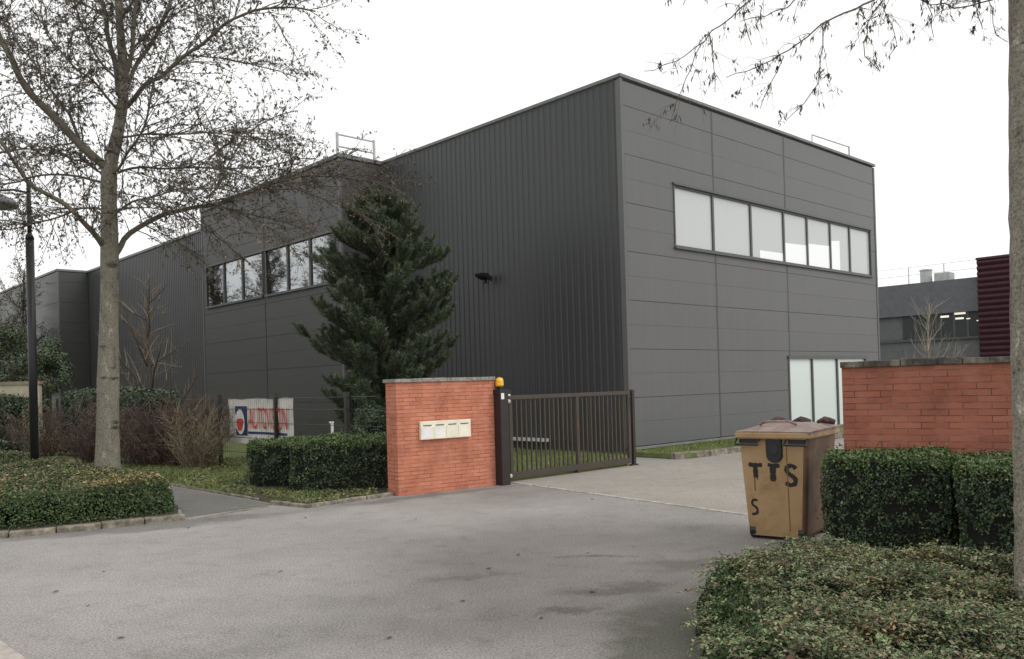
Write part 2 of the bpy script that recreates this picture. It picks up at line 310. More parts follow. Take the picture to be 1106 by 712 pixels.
M_['seed'] = leafmat('beige_catkins', [(0, (.05, .04, .028)), (.5, (.13, .105, .065)), (1, (.27, .22, .145))], .8)
M_['needle'] = leafmat('pine_needles', [(0, (.045, .064, .038)), (.5, (.085, .115, .064)), (1, (.17, .19, .11))], .55)
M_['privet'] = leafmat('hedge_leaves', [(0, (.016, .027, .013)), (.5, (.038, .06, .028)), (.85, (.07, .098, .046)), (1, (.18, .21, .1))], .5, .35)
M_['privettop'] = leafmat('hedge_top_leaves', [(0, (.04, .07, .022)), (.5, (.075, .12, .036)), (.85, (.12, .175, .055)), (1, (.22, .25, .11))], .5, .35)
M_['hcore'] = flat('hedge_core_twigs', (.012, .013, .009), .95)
PST = [(.35, (.75, .78, .74)), (.5, (1, 1, 1)), (.62, (1.5, 1.2, 1.05))]
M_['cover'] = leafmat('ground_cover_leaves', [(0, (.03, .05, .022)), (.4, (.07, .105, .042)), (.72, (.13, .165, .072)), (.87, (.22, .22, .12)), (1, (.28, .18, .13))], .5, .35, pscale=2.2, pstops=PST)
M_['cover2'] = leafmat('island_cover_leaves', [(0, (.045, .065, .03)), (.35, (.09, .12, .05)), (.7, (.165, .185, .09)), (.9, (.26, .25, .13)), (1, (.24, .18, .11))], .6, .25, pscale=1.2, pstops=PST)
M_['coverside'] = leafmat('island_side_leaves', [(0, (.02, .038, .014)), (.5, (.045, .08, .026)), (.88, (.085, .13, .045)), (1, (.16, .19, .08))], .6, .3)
M_['dead'] = leafmat('dead_leaves', [(0, (.12, .07, .045)), (.5, (.24, .15, .1)), (1, (.42, .32, .23))], .8)
M_['blade'] = leafmat('grass_blades', [(0, (.07, .1, .028)), (.5, (.15, .2, .06)), (.9, (.25, .28, .1)), (1, (.38, .33, .19))], .6)
M_['ivy'] = leafmat('ivy_leaves', [(0, (.02, .035, .017)), (.6, (.05, .078, .035)), (.9, (.1, .13, .07)), (1, (.2, .23, .15))], .45, .45)
M_['redtwig'] = leafmat('reddish_twigs', [(0, (.045, .03, .025)), (.6, (.1, .066, .053)), (1, (.2, .14, .11))], .8)
M_['tantwig'] = leafmat('tan_twigs', [(0, (.11, .08, .055)), (.6, (.2, .155, .105)), (1, (.32, .26, .19))], .8)
# ------------------------------------------------------------------ ground and pavings
def sheet(name, poly, z, mat, thick=.0):
    g = Geo()
    if thick: g.prism(poly, z-thick, z)
    else: g.add([(p[0], p[1], z) for p in poly], [list(range(len(poly)))])
    o = g.build(name, mat); tag(o, kind='structure'); return o
def ccw(poly):
    a = sum(p[0]*q[1]-q[0]*p[1] for p, q in zip(poly, poly[1:]+poly[:1])); return poly if a > 0 else poly[::-1]
X2 = lambda a: (float(a[0]), float(a[1]))
sheet('ground', [(-2500, -2500), (2500, -2500), (2500, 2500), (-2500, 2500)], -.06, M_['grass'])
sheet('road', [(-45, -45), (90, -45), (90, 110), (-45, 110)], 0, M_['asphalt'], .05)
lawn = ccw([(-2.92, 12.0), (-1.95, 13.2), (-.3, 14.35), (0.0, 14.55), (2.2, 16.62), X2(C0+uv*.3), X2(C0+uv*5+vv*5), X2(C0+uv*5+vv*90), X2(np.array([-3.9, 12.9, 0])+vv*90), (-3.9, 12.9), (-3.56, 12.5)])
sheet('lawn', lawn, .035, M_['grass'], .03)
sheet('path', ccw([(-3.56, 12.42), X2(np.array([-3.93, 12.86, 0])+vv*90), X2(np.array([-4.78, 12.15, 0])+vv*90), (-4.78, 12.15), (-4.42, 11.32)]), .008, M_['path'], .006)
gl = np.array([.57, -.822, 0])   # gate threshold direction
th0 = np.array([-.05, 14.3, 0]); n_in = np.array([.822, .57, 0])
sheet('driveway', ccw([X2(th0+n_in*.05), X2(th0+gl*12+n_in*.05), (20, 8), (30, 28), X2(C0+uv*14-vv*1.62), X2(C0-uv*.4-vv*1.62), (2.1, 16.45), (0.05, 14.55)]), .007, M_['drive'], .005)
g = Geo(); t = 0.
while t < 10:
    l = random.uniform(.35, 1.1); a = th0+gl*t+n_in*random.uniform(-.012, .012); b = th0+gl*(t+l-random.choice((.01, .015, .05)))+n_in*random.uniform(-.012, .012); w = n_in*random.uniform(.035, .06)
    g.prism([X2(a-w*.2), X2(b-w*.2), X2(b+w), X2(a+w)], -.02, .013); t += l
tag(g.build('threshold_strip', M_['strip']), kind='structure')
def kerb(name, P, w, h, mat=M_['kerb'], stone=1.0, z0=-.05, flip=False):
    P = resample(P, stone); g = Geo()
    for a, b in zip(P[:-1], P[1:]):
        d = (b-a)/np.linalg.norm(b-a); nrm = np.array([-d[1], d[0], 0])*(1 if flip else -1)*w; b2 = b-d*.012
        dz = random.uniform(-.008, .008); j = nrm*random.uniform(-.05, .05)
        q = [X2(a+j), X2(b2+j), X2(b2+j+nrm), X2(a+j+nrm)]
        g.prism(ccw(q), z0, h+dz)
    o = g.build(name, mat, bevel=.018); tag(o, kind='structure'); return o
k0 = np.array([(-4.33, 11.13, 0), (-5.23, 10.5, 0), (-6.11, 10.05, 0), (-9, 8.75, 0), (-14, 7.0, 0)])
kerb('island_kerb', k0, .14, .075, stone=.5)
isl = ccw([(-4.48, 11.25), (-5.3, 10.62), (-6.2, 10.15), (-9, 8.9), (-14, 7.1), (-22, 22), X2(np.array([-4.85, 12.2, 0])+vv*14), (-4.85, 12.2)])
sheet('island_soil', isl, .06, M_['soil'], .05)
kerb('flush_kerb', [(-4.33, 11.13, 0), (-3.56, 12.3, 0)], .09, .016, stone=.6)
kerb('bed_kerb', [(-3.6, 12.42, 0), (-2.92, 11.93, 0)], .07, .05, stone=.35, flip=True)
kerb('bed_side_kerb', [(-2.92, 11.93, 0), (-1.85, 13.05, 0)], .07, .05, stone=.5, flip=True)
kerb('path_kerb', [np.array([-3.9, 12.88, 0]), np.array([-3.9, 12.88, 0])+vv*20], .06, .04, stone=1)
sheet('hedge_bed_soil', ccw([(-3.55, 12.5), (-2.93, 12.02), (-2.0, 13.15), (-2.1, 13.9), (-4.9, 15.4), (-5.0, 14.2)]), .042, M_['soil'], .03)
# grass strip in front of the facade and its high kerb
st = C0-vv*1.62
kerb('building_kerb', [st-uv*.22+vv*.25, st-uv*.05+vv*.06, st+uv*.25, st+uv*14], .16, .13, stone=1.0, flip=True)
sheet('verge', ccw([X2(C0-uv*.15), X2(C0-uv*.15-vv*1.35), X2(C0+uv*.2-vv*1.52), X2(C0+uv*14-vv*1.52), X2(C0+uv*14)]), .11, M_['grass'], .1)
kerb('near_kerb', [(-8.2, 10.9-.2, 0), (-3.58, 5.82, 0), (-3.02, 5.2, 0), (-2.2, 4.2, 0), (-1.2, 2.9, 0)], .15, .03, noisemat('near_kerb_stone', [(.3, (.3, .27, .24)), (.6, (.47, .43, .39))], 7, 8, bump=.4), stone=1.0) if False else None
kb = noisemat('near_kerb_stone', [(.3, (.3, .26, .23)), (.6, (.48, .43, .385))], 7, 8, bump=.4)
kerb('near_kerb', [(-4.6, 6.75, 0), (-3.58, 5.85, 0), (-3.02, 5.26, 0), (-2.2, 4.3, 0), (-1.2, 2.9, 0)], .14, .03, kb, stone=.9)
sheet('near_pavement', ccw([(-4.7, 6.62), (-3.7, 5.74), (-3.14, 5.16), (-2.32, 4.2), (-1.3, 2.8), (-6, 2.8), (-6, 6)]), .022, noisemat('reddish_paving', [(.3, (.14, .1, .08)), (.6, (.22, .17, .14))], 8, 8, bump=.4), .02)
sheet('right_bed_soil', ccw([(1.2, 2), (1.28, 4.6), (1.62, 6.4), (2.45, 7.75), (3.1, 8.1), (4.5, 7.8), (9, 5), (9, 2)]), .05, M_['soil'], .04)
# ------------------------------------------------------------------ warehouse
BR = math.atan2(uv[1], uv[0])
HT = 8.515
bld = empty('warehouse', X2(C0)+(0,), BR, 'large anthracite grey metal-clad building with flat roof and ribbon windows behind the gate', 'building')
def panels(g, axis, off, a0, a1, cols, z0, z1, row, holes=(), sgn=-1):
    """cladding cassettes on plane axis='y' (x runs a0..a1) or 'x'. off = plane coord, sgn = outward sign"""
    xs = sorted([a0, a1]+[c for c in cols if a0 < c < a1])
    n = int(round((z1-z0)/row))
    for i in range(n):
        za = z0+(z1-z0)*i/n; zb = z0+(z1-z0)*(i+1)/n
        gb = .009 if i % 2 == 1 else .003; gt = .009 if i % 2 == 0 else .003
        if (n % 2) == 1: gb, gt = gt, gb
        for xa, xb in zip(xs[:-1], xs[1:]):
            segs = [(xa+.02, xb-.02, za+gb*.6, zb-gt*.6)]
            for (h0, h1, hz0, hz1) in holes:
                ns = []
                for (p, q, r, s) in segs:
                    if q <= h0 or p >= h1 or s <= hz0 or r >= hz1: ns.append((p, q, r, s)); continue
                    if p < h0: ns.append((p, h0, r, s))
                    if q > h1: ns.append((h1, q, r, s))
                    m0, m1 = max(p, h0), min(q, h1)
                    if r < hz0: ns.append((m0, m1, r, hz0))
                    if s > hz1: ns.append((m0, m1, hz1, s))
                segs = ns
            for (p, q, r, s) in segs:
                if q-p < .01 or s-r < .01: continue
                w = random.uniform(-.0015, .0015)
                if axis == 'y':
                    lo, hi = sorted([off, off+sgn*(.03+w)]); g.box((p, lo, r), (q, hi, s))
                else:
                    lo, hi = sorted([off, off+sgn*(.03+w)]); g.box((lo, p, r), (hi, q, s))
FL = 12.83; YB = 64
# inner shell
g = Geo()
g.box((.06, .06, 0), (FL-.03, YB, HT-.35))
g.build('shell', M_['joint'], bld)
g = Geo(); g.box((.1, .1, HT-.348), (FL-.1, YB, HT-.3)); g.box((-1.4, 9.36, HT-.348), (.1, 18.8, HT-.3)); g.box((-1.4, 37.5, HT-.348), (.1, 56, HT-.3)); g.build('roof', M_['roof'], bld)
win = (1.87, 12.42, 4.82, 6.30); door = (7.0, 11.8, .12, 2.16)
g = Geo()
g.box((.02, .0, .0), (win[0], .058, HT-.1)); g.box((win[0], 0, 0), (door[0], .058, win[2])); g.box((door[0], 0, door[3]), (door[1], .058, win[2])); g.box((door[1], 0, 0), (win[1], .058, win[2])); g.box((win[0], 0, win[3]), (win[1], .058, HT-.1)); g.box((win[1], 0, 0), (FL-.03, .058, HT-.1))
g.build('wall_backing', M_['joint'], bld)
g = Geo(); panels(g, 'y', 0, .045, FL-.05, (3.55, 7.08), .2, HT-.14, (HT-.34)/15+.0, (win, door))
g.build('panel_wall', M_['panel'], bld)
for x in (3.55, 7.08):
    z1s = [(.2, HT-.14)]
    if win[0] < x < win[1]: z1s = [(.2, win[2]-.06), (win[3]+.05, HT-.14)]
    if door[0] < x < door[1]: z1s = [(door[3]+.05, win[2]-.06), (win[3]+.05, HT-.14)]
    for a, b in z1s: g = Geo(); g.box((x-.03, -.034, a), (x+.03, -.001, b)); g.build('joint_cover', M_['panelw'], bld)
g = Geo(); g.box((-.035, -.04, .15), (.05, -.001, HT-.08)); g.box((-.035, 0, .15), (-.001, .1, HT-.12)); g.build('corner_trim', M_['panel'], bld); g = Geo(); g.box((FL-.05, -.045, .15), (FL+.04, -.001, HT-.12)); g.box((FL-.028, 0, .15), (FL+.04, YB, HT-.12))
g.build('corner_trim', M_['panel'], bld)
# base flashing
g = Geo(); g.box((-.02, -.075, .13), (FL+.03, -.002, .185)); g.build('base_flashing', M_['flash'], bld)
g = Geo(); g.box((-.005, -.03, -.03), (FL, -.0, .128)); g.box((-.03, .0, -.03), (-.0, 9.25, .3)); g.box((-1.53, 9.24, -.03), (-1.0, 18.9, .2)); g.box((-.03, 18.9, -.03), (0, 37.3, .3)); g.box((-1.53, 37.3, -.03), (-1, 56, .2))
g.build('plinth', M_['plinth'], bld)
# ribbed sheet walls (x=0 plane)
def ribs(g, y0, y1, z0, z1, pitch=.2, dep=.02):
    prof = []; y = y0
    while y < y1:
        prof += [(0, y), (0, y+pitch*.30), (-dep, y+pitch*.42), (-dep, y+pitch*.86), (0, y+pitch*.98)]; y += pitch
    prof = [(a, min(b, y1)) for a, b in prof]
    n = len(prof); v = [(a-.002, b, z0) for a, b in prof]+[(a-.002, b, z1) for a, b in prof]
    g.add(v, [(i+1, i, n+i, n+i+1) for i in range(n-1)])
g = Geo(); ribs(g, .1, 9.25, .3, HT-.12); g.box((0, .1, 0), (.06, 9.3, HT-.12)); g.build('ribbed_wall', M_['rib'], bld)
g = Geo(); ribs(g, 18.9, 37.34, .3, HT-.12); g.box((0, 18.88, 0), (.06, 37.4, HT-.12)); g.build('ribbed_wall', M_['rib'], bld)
# wings
def wing(y0, y1, win2, cols):
    g = Geo(); g.box((-1.5+.002, y0+.002, 0), (.0, y1, HT-.36)); g.box((-1.499, y0+.001, HT-.36), (-1.4, y1-.001, HT-.12)); g.box((-1.4, y0+.001, HT-.36), (0, y0+.09, HT-.12)); g.build('shell', M_['joint'], bld)
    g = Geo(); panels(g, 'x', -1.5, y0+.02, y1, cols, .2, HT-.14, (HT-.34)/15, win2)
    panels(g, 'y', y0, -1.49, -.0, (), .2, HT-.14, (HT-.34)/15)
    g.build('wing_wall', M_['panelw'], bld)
    g = Geo(); g.box((-1.545, y0-.045, .15), (-1.47, y0+.04, HT-.12)); g.build('corner_trim', M_['panel'], bld); g = Geo(); g.box((-1.545, y1-.05, .15), (-1.47, y1+.03, HT-.12)); g.build('corner_trim', M_['panel'], bld)
wl = [(9.6, 13.82, 4.84, 6.28), (14.12, 18.5, 4.84, 6.28)]
wing(9.27, 18.88, wl, (13.97,))
wing(37.36, 56, [], (42, 47, 51.5))
# copings
g = Geo()
g.box((-.07, -.075, HT-.08), (FL+.07, .12, HT+.0)); g.box((FL-.12, .12, HT-.12), (FL+.07, YB, HT))
g.box((-.07, .12, HT-.085), (.12, 9.19, HT-.001)); g.box((-1.58, 9.19, HT-.12), (.12, 9.36, HT)); g.box((-1.58, 9.36, HT-.121), (-1.4, 18.78, HT-.001)); g.box((-1.58, 18.78, HT-.12), (.12, 18.93, HT)); g.box((-.07, 18.93, HT-.121), (.12, 37.28, HT-.001)); g.box((-1.58, 37.28, HT-.12), (.12, 37.45, HT)); g.box((-1.58, 37.45, HT-.121), (-1.4, 56.1, HT-.001))
g.build('coping', M_['coping'], bld, bevel=.01)
# front ribbon window
xs = [1.87, 3.52, 5.29, 7.0, 8.33, 9.74, 11.02, 12.42]
bright = {2: [(.25, 1, .17)], 3: [(0, 1, .42)], 4: [(0, 1, .5), ], 5: [(0, .5, .66)], 6: []}  # sky showing through the room, painted as paler patches on the panes
g = Geo(); z0, z1 = win[2], win[3]
g.box((win[0]-.05, -.085, z1), (win[1]+.05, -.031, z1+.05)); g.box((win[0]-.05, -.1, z0-.045), (win[1]+.05, -.031, z0))
g.box((win[0]-.03, -.05, z0), (win[0]+.012, .05, z1)); g.box((win[1]-.01, -.05, z0), (win[1]+.03, .05, z1))
g.box((win[0], -.03, z1-.045), (win[1], .05, z1)); g.box((win[0], -.03, z0), (win[1], .05, z0+.05))
for x in xs[1:-1]: g.box((x-.038, -.02, z0+.05), (x+.038, .05, z1-.045))
wf = g.build('window_frame', M_['frame'], bld); tag(wf, 'grey frame of the seven-pane ribbon window')
for i in range(7):
    a = xs[i]+(.0 if i == 0 else .038); b = xs[i+1]-(.0 if i == 6 else .038)
    g = Geo(); g.add([(a, .02, z0+.05), (b, .02, z0+.05), (b, .02, z1-.045), (a, .02, z1-.045)], [(0, 1, 2, 3)])
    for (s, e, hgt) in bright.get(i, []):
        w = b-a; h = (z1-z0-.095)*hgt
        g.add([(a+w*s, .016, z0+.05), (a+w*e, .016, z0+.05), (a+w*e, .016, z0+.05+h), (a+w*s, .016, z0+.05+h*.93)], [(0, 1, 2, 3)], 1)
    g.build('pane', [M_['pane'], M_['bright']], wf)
# glazed door front
dx = [7.0, 8.336, 9.878, 11.8]
g = Geo(); g.box((door[0]-.05, -.075, door[3]), (door[1]+.05, -.031, door[3]+.09))
for x in dx: g.box((x-.035, -.05, .12), (x+.035, .05, door[3]))
df = g.build('glazed_front', M_['frame'], bld)
for i in range(3):
    g = Geo(); g.add([(dx[i]+.035, .0, .125), (dx[i+1]-.035, .0, .125), (dx[i+1]-.035, .0, door[3]), (dx[i]+.035, .0, door[3])], [(0, 1, 2, 3)]); g.build('pane', M_['pane2'], df)
# wing windows
for (y0, y1, z0, z1), ys in zip(wl, ([9.6, 11.0, 12.4, 13.82], [14.12, 15.58, 17.04, 18.5])):
    g = Geo(); g.box((-1.6, y0-.05, z1), (-1.531, y1+.05, z1+.06)); g.box((-1.61, y0-.05, z0-.07), (-1.531, y1+.05, z0))
    g.box((-1.56, y0-.05, z0), (-1.499, y0, z1)); g.box((-1.56, y1, z0), (-1.499, y1+.05, z1))
    for y in ys[1:-1]: g.box((-1.56, y-.045, z0), (-1.502, y+.045, z1))
    f = g.build('window_frame', M_['frame'], bld)
    for a, b in zip(ys[:-1], ys[1:]):
        g = Geo(); g.add([(-1.515, a+.04, z0), (-1.515, b-.04, z0), (-1.515, b-.04, z1), (-1.515, a+.04, z1)], [(3, 2, 1, 0)]); g.build('pane', M_['mirror'], f)
# wall floodlight
g = Geo(); y, z = 4.45, 4.45
g.box((-.1, y-.04, z-.06), (-.047, y+.04, z+.06)); g.tube([(-.06, y, z), (-.3, y+.02, z+.02)], .02, 6)
fl = g.build('floodlight', M_['dark'], bld)
g = Geo(); g.add([(-.2, y-.16, z-.06), (-.2, y+.16, z-.06), (-.42, y+.16, z+.02), (-.42, y-.16, z+.02), (-.2, y-.14, z+.1), (-.2, y+.14, z+.1), (-.46, y+.16, z+.1), (-.46, y-.16, z+.1)], [(0, 3, 2, 1), (4, 5, 6, 7), (0, 1, 5, 4), (1, 2, 6, 5), (2, 3, 7, 6), (3, 0, 4, 7)])
g.box((-.3, y-.05, z-.15), (-.2, y+.05, z-.06)); g.build('lamp_head', M_['dark'], fl, bevel=.01)
# roof guard rails
def guard(x0, y0, x1, y1, h, strut=True):
    g = Geo()
    for (x, y) in ((x0, y0), (x1, y1)): g.tube([(x, y, HT-.3), (x, y, HT+h)], .045, 6)
    for zz in (h-.05, h*.48): g.tube([(x0, y0, HT+zz), (x1, y1, HT+zz)], .028, 6)
    if strut: g.tube([((x0+x1)/2, (y0+y1)/2, HT+h*.48), (x0+.1, y0+1.2, HT-.2)], .03, 6)
    g.build('roof_guard_rail', M_['galv'], bld)
guard(-1.25, 9.75, .05, 9.75, .78)
guard(11.1, 1.1, 11.1, -.0+.15, .55, False) if False else None
g = Geo(); g.tube([(11.95, .35, HT-.1), (11.95, .35, HT+.52)], .03, 6); g.tube([(11.95, .35, HT+.5), (9.5, .35, HT+.45)], .02, 6); g.tube([(9.5, .35, HT-.2), (9.5, .35, HT+.45)], .02, 6); g.build('roof_guard_rail', M_['galv'], bld)
# ------------------------------------------------------------------ gate
ga = np.array([-.08, 14.43, 0]); gb = np.array([2.28, 16.62, 0]); gd = (gb-ga); GL = float(np.linalg.norm(gd)); grz = math.atan2(gd[1], gd[0])
gate = empty('swing_gate', tuple(ga), grz, 'brown steel bar gate swung open in front of the ribbed wall', 'gate')
GH = 1.47
g = Geo(); g.box((0, -.03, GH-.07), (GL, .03, GH)); g.box((0, -.03, .06), (GL, .03, .16)); g.box((0, -.029, .16), (.07, .029, GH-.07)); g.box((GL-.07, -.029, .16), (GL, .029, GH-.07)); g.box((GL*.53-.035, -.029, .16), (GL*.53+.035, .029, GH-.07)); g.box((GL*.53-.045, -.04, .0), (GL*.53+.045, .04, .06))
g.build('gate_frame', M_['gate'], gate, bevel=.004)
for (s, e, n) in ((.07, GL*.53-.035, 13), (GL*.53+.035, GL-.07, 11)):
    for i in range(n):
        x = s+(e-s)*(i+1)/(n+1); g = Geo(); g.box((x-.012, -.012, .16), (x+.012, .012, GH-.07)); g.build('bar', M_['gate'], gate)
g = Geo(); g.box((GL-.12, -.05, GH-.3), (GL-.02, -.031, GH-.12)); g.build('catch', M_['post'], gate)
gp = empty('gate_stop_post', tuple(gb+uv*.09), BR, 'thin dark brown post catching the free end of the open gate', 'post')
g = Geo(); g.box((-.035, -.035, -.02), (.035, .035, GH+.02)); g.box((-.1, -.04, -.02), (.1, .04, .03)); g.build('post', M_['post'], gp)
pc = at(543, 521, 14.05); pc[2] = 0
pil = empty('gate_pillar', tuple(pc), grz, 'dark steel gate pillar with amber beacon beside the brick wall', 'post')
g = Geo(); g.box((-.09, -.1, -.02), (.09, .1, 1.5)); g.build('column', M_['post'], pil, bevel=.006)
g = Geo(); g.box((-.1, -.1, 1.5), (.1, .1, 1.58)); g.box((-.04, -.04, 1.58), (.04, .04, 1.63)); g.box((.11, -.05, 1.5), (.2, .05, 1.56)); g.build('head_box', M_['dark'], pil, bevel=.006)
g = Geo()
prof = [(0, .055), (.02, .07), (.1, .068), (.14, .05), (.155, .0)]
for (za, ra), (zb, rb) in zip(prof[:-1], prof[1:]):
    a = np.arange(14)*2*PI/14
    v = [(-.01+ra*math.cos(t), ra*math.sin(t), 1.63+za) for t in a]+[(-.01+rb*math.cos(t), rb*math.sin(t), 1.63+zb) for t in a]
    g.add(v, [(i, (i+1) % 14, 14+(i+1) % 14, 14+i) for i in range(14)])
g.build('beacon', M_['amber'], pil, smooth=True)
g = Geo(); g.box((-.075, -.106, 1.42), (-.01, -.1005, 1.52)); g.box((.12, -.06, 1.47), (.17, -.02, 1.5)); g.build('sticker', M_['white'], pil)
g = Geo()
for z in (.14, 1.38): g = Geo(); g.tube([(.09, -.06, z), (.14, -.06, z)], .035, 8); g.build('hinge', M_['galv'], pil)
# ------------------------------------------------------------------ brick walls
wa = np.array([-1.78, 12.97, 0]); wd = np.array([.808, .589, 0]); WLn = 1.84
wrz = math.atan2(wd[1], wd[0])
bw = empty('brick_wall', tuple(wa), wrz, 'orange brick wall carrying the letterboxes, left of the gate pillar', 'wall', None)
g = Geo(); g.box((0, 0, -.04), (WLn, .34, 1.735)); g.build('brickwork', M_['brick'], bw)
def coping(name, x0, x1, y0, y1, z0, z1, mat, parent, piece):
    g = Geo(); x = x0
    while x < x1-.01:
        l = min(piece*random.uniform(.95, 1.05), x1-x); d = random.uniform(-.006, .006)
        if x1-x-l < .1: l = x1-x
        n = 5
        for i in range(n):
            a = x+l*i/n; b = x+l*(i+1)/n-(.008 if i == n-1 else 0)
            g.box((a, y0+d, z0), (b, y1+d, z1+d+random.uniform(-.0, .004)))
        x += l
    return g.build(name, mat, parent, bevel=.006)
coping('coping', -.035, WLn+.01, -.03, .37, 1.735, 1.79, M_['cap'], bw, .5)
mb = empty('letterbox_bank', tuple(wa+wd*.385+np.array([0, 0, .835])), wrz, 'cream bank of four letterboxes mounted on the orange brick wall', 'letterbox')
# local: x along wall, y into wall
g = Geo(); g.box((0, -.05, 0), (.93, -.001, .285)); g.build('case', M_['cream'], mb, bevel=.004)
for i in range(4):
    x = .012+i*.228; g = Geo(); g.box((x, -.056, .012), (x+.219, -.051, .205)); d = g.build('box_door', M_['cream'], mb)
    g = Geo(); g.box((x+.035, -.0585, .214), (x+.185, -.0505, .228)); g.build('slot_flap', M_['slot'] if i != 0 else M_['slot'], mb)
    if i < 2: g = Geo(); g.box((x+.03, -.0585, .03+.03*i), (x+.17, -.0565, .17)); g.build('sticker', M_['paper'], d)
wb = np.array([3.2, 8.23, 0]); we = np.array([4.42, 7.47, 0]); wd2 = (we-wb)/np.linalg.norm(we-wb)
bw2 = empty('brick_wall', tuple(wb), math.atan2(wd2[1], wd2[0]), 'darker red brick wall behind the clipped hedge, between bin and right tree', 'wall')
g = Geo(); g.box((0, 0, -.04), (4.2, .22, 1.725)); g.build('brickwork', M_['brick2'], bw2)
coping('coping', -.01, 4.2, -.025, .25, 1.725, 1.785, M_['cap2'], bw2, .53)
# ------------------------------------------------------------------ fence + banner
P1 = np.array([-6.51, 18.84, 0]); fd = np.array([.666, -.745, 0]); fd /= np.linalg.norm(fd)
fence = empty('wire_fence', tuple(P1), math.atan2(fd[1], fd[0]), 'dark welded wire panel fence on square posts between the shrubs and the orange brick wall', 'fence')
for i in range(-5, 3):
    x = 2.71*i; g = Geo(); g.box((x-.035, -.035, 0), (x+.035, .035, 1.6)); g.box((x-.038, -.038, 1.6), (x+.038, .038, 1.612)); g.build('post', M_['post'], fence)
    g = Geo(); xe = x+2.71-.035 if i < 2 else x+.95
    zz = .08
    for zz in (.08, .38, .7, 1.02, 1.3, 1.52): g.tube([(x+.035, 0, zz), (xe, 0, zz)], .006, 4)
    n = int((xe-x)/.1)
    for k in range(n): g.tube([(x+.06+k*.1, 0, .05), (x+.06+k*.1, 0, 1.55)], .0022, 3, cap=False)
    g.build('wire_panel', M_['dark'], fence)
ban = empty('banner', tuple(P1+fd*.12), math.atan2(fd[1], fd[0]), 'white banner with red lettering and navy logo tied to the wire fence', 'banner')
bx0, bx1 = .22, 3.22; bz1, bz0 = 1.53, .6
g = Geo(); nx, nz = 30, 10; v = []
def by(x, z): return .06+.022*math.sin(x*3.1+z*2)+.012*math.sin(x*9+z*5)
for j in range(nz+1):
    for i in range(nx+1):
        x = bx0+(bx1-bx0)*i/nx; z = bz0+(bz1-bz0)*j/nz
        sag = -.03*math.sin((x-bx0)*PI/1.35)**2*(j/nz)**3; v.append((x, by(x, z), z+sag-.04*(1-j/nz)*(1-i/nx)))
g.add(v, [(j*(nx+1)+i, j*(nx+1)+i+1, (j+1)*(nx+1)+i+1, (j+1)*(nx+1)+i) for j in range(nz) for i in range(nx)])
g.build('banner_cloth', noisemat('banner_vinyl', [(.3, (.5, .49, .44)), (.6, (.72, .7, .65))], 3, 6, rough=.5), ban, smooth=True)
def warp_sheet(name, quads, mat, off):
    g = Geo()
    for poly in quads: g.add([(x, by(x, z)-off, z) for x, z in poly], [list(range(len(poly)))])
    return g.build(name, mat, ban)
def grid(x0, x1, z0, z1, n=6): return [[(x0+(x1-x0)*i/n, z0), (x0+(x1-x0)*(i+1)/n, z0), (x0+(x1-x0)*(i+1)/n, z1), (x0+(x1-x0)*i/n, z1)] for i in range(n)]
warp_sheet('logo_square', grid(.62, 1.18, .74, 1.36), flat('banner_navy', (.02, .025, .1)), .012)
el = [[(.88, 1.03)]+[(.88+.19*math.cos(t)*(1)-.03*math.sin(t), 1.03+.27*math.sin(t)) for t in (k*2*PI/20, (k+1)*2*PI/20)] for k in range(20)]
warp_sheet('logo_oval', el, flat('banner_white', (.7, .7, .7)), .022)
rd = [[(.88, 1.0)]+[(.88+.13*math.cos(t)*(1+.25*math.sin(3*t)), .97+.17*math.sin(t)*(1+.25*math.cos(2*t))) for t in (k*2*PI/20, (k+1)*2*PI/20)] for k in range(20)]
warp_sheet('logo_mark', rd, flat('banner_red', (.6, .06, .04)), .03)
warp_sheet('blue_line', grid(1.22, 3.0, .78, .83, 14), bpy.data.materials['banner_navy'], .012)
fc = bpy.data.curves.new('lettering', 'FONT'); fc.body = 'AUTOVISION'; fc.size = .6; fc.space_character = .98
fo = bpy.data.objects.new('tmp', fc); COL.objects.link(fo); bpy.context.view_layer.update()
tm = bpy.data.meshes.new_from_object(fo.evaluated_get(bpy.context.evaluated_depsgraph_get())); bpy.data.objects.remove(fo)
co = np.array([v.co[:] for v in tm.vertices]); mnx, mxx = co[:, 0].min(), co[:, 0].max(); mny, mxy = co[:, 1].min(), co[:, 1].max()
for v in tm.vertices:
    x = 1.24+(v.co.x-mnx)/(mxx-mnx)*1.78; z = .89+(v.co.y-mny)/(mxy-mny)*.44; v.co = (x, by(x, z)-.03, z)
tm.name = 'lettering'; tm.materials.clear(); tm.materials.append(bpy.data.materials['banner_red'])
to = bpy.data.objects.new('lettering', tm); COL.objects.link(to); to.parent = ban
# ------------------------------------------------------------------ wheelie bin
BLc = np.array([2.40, 8.82, 0]); BRc = np.array([2.90, 8.44, 0]); e = (BRc-BLc)/np.linalg.norm(BRc-BLc)
binr = empty('wheelie_bin', tuple((BLc+BRc)/2), math.atan2(e[1], e[0]), 'ochre wheelie bin with maroon lid and black spray-painted letters, in front of the hedge', 'bin')
def loft(g, secs, mi=0, cap=True):
    k = len(secs[0]); v = [p for s in secs for p in s]; f = []
    for i in range(len(secs)-1):
        for j in range(k): f.append((i*k+j, i*k+(j+1) % k, (i+1)*k+(j+1) % k, (i+1)*k+j))
    if cap: f.append(tuple(range(k-1, -1, -1))); f.append(tuple((len(secs)-1)*k+j for j in range(k)))
    g.add(v, f, mi)
def rrect(hw, y0, y1, r, z, n=4):
    pts = []
    for (cx, cy, a0) in ((hw-r, y1-r, 0), (-hw+r, y1-r, PI/2), (-hw+r, y0+r, PI), (hw-r, y0+r, 1.5*PI)):
        for k in range(n+1): t = a0+PI/2*k/n; pts.append((cx+r*math.cos(t), cy+r*math.sin(t), z))
    return pts
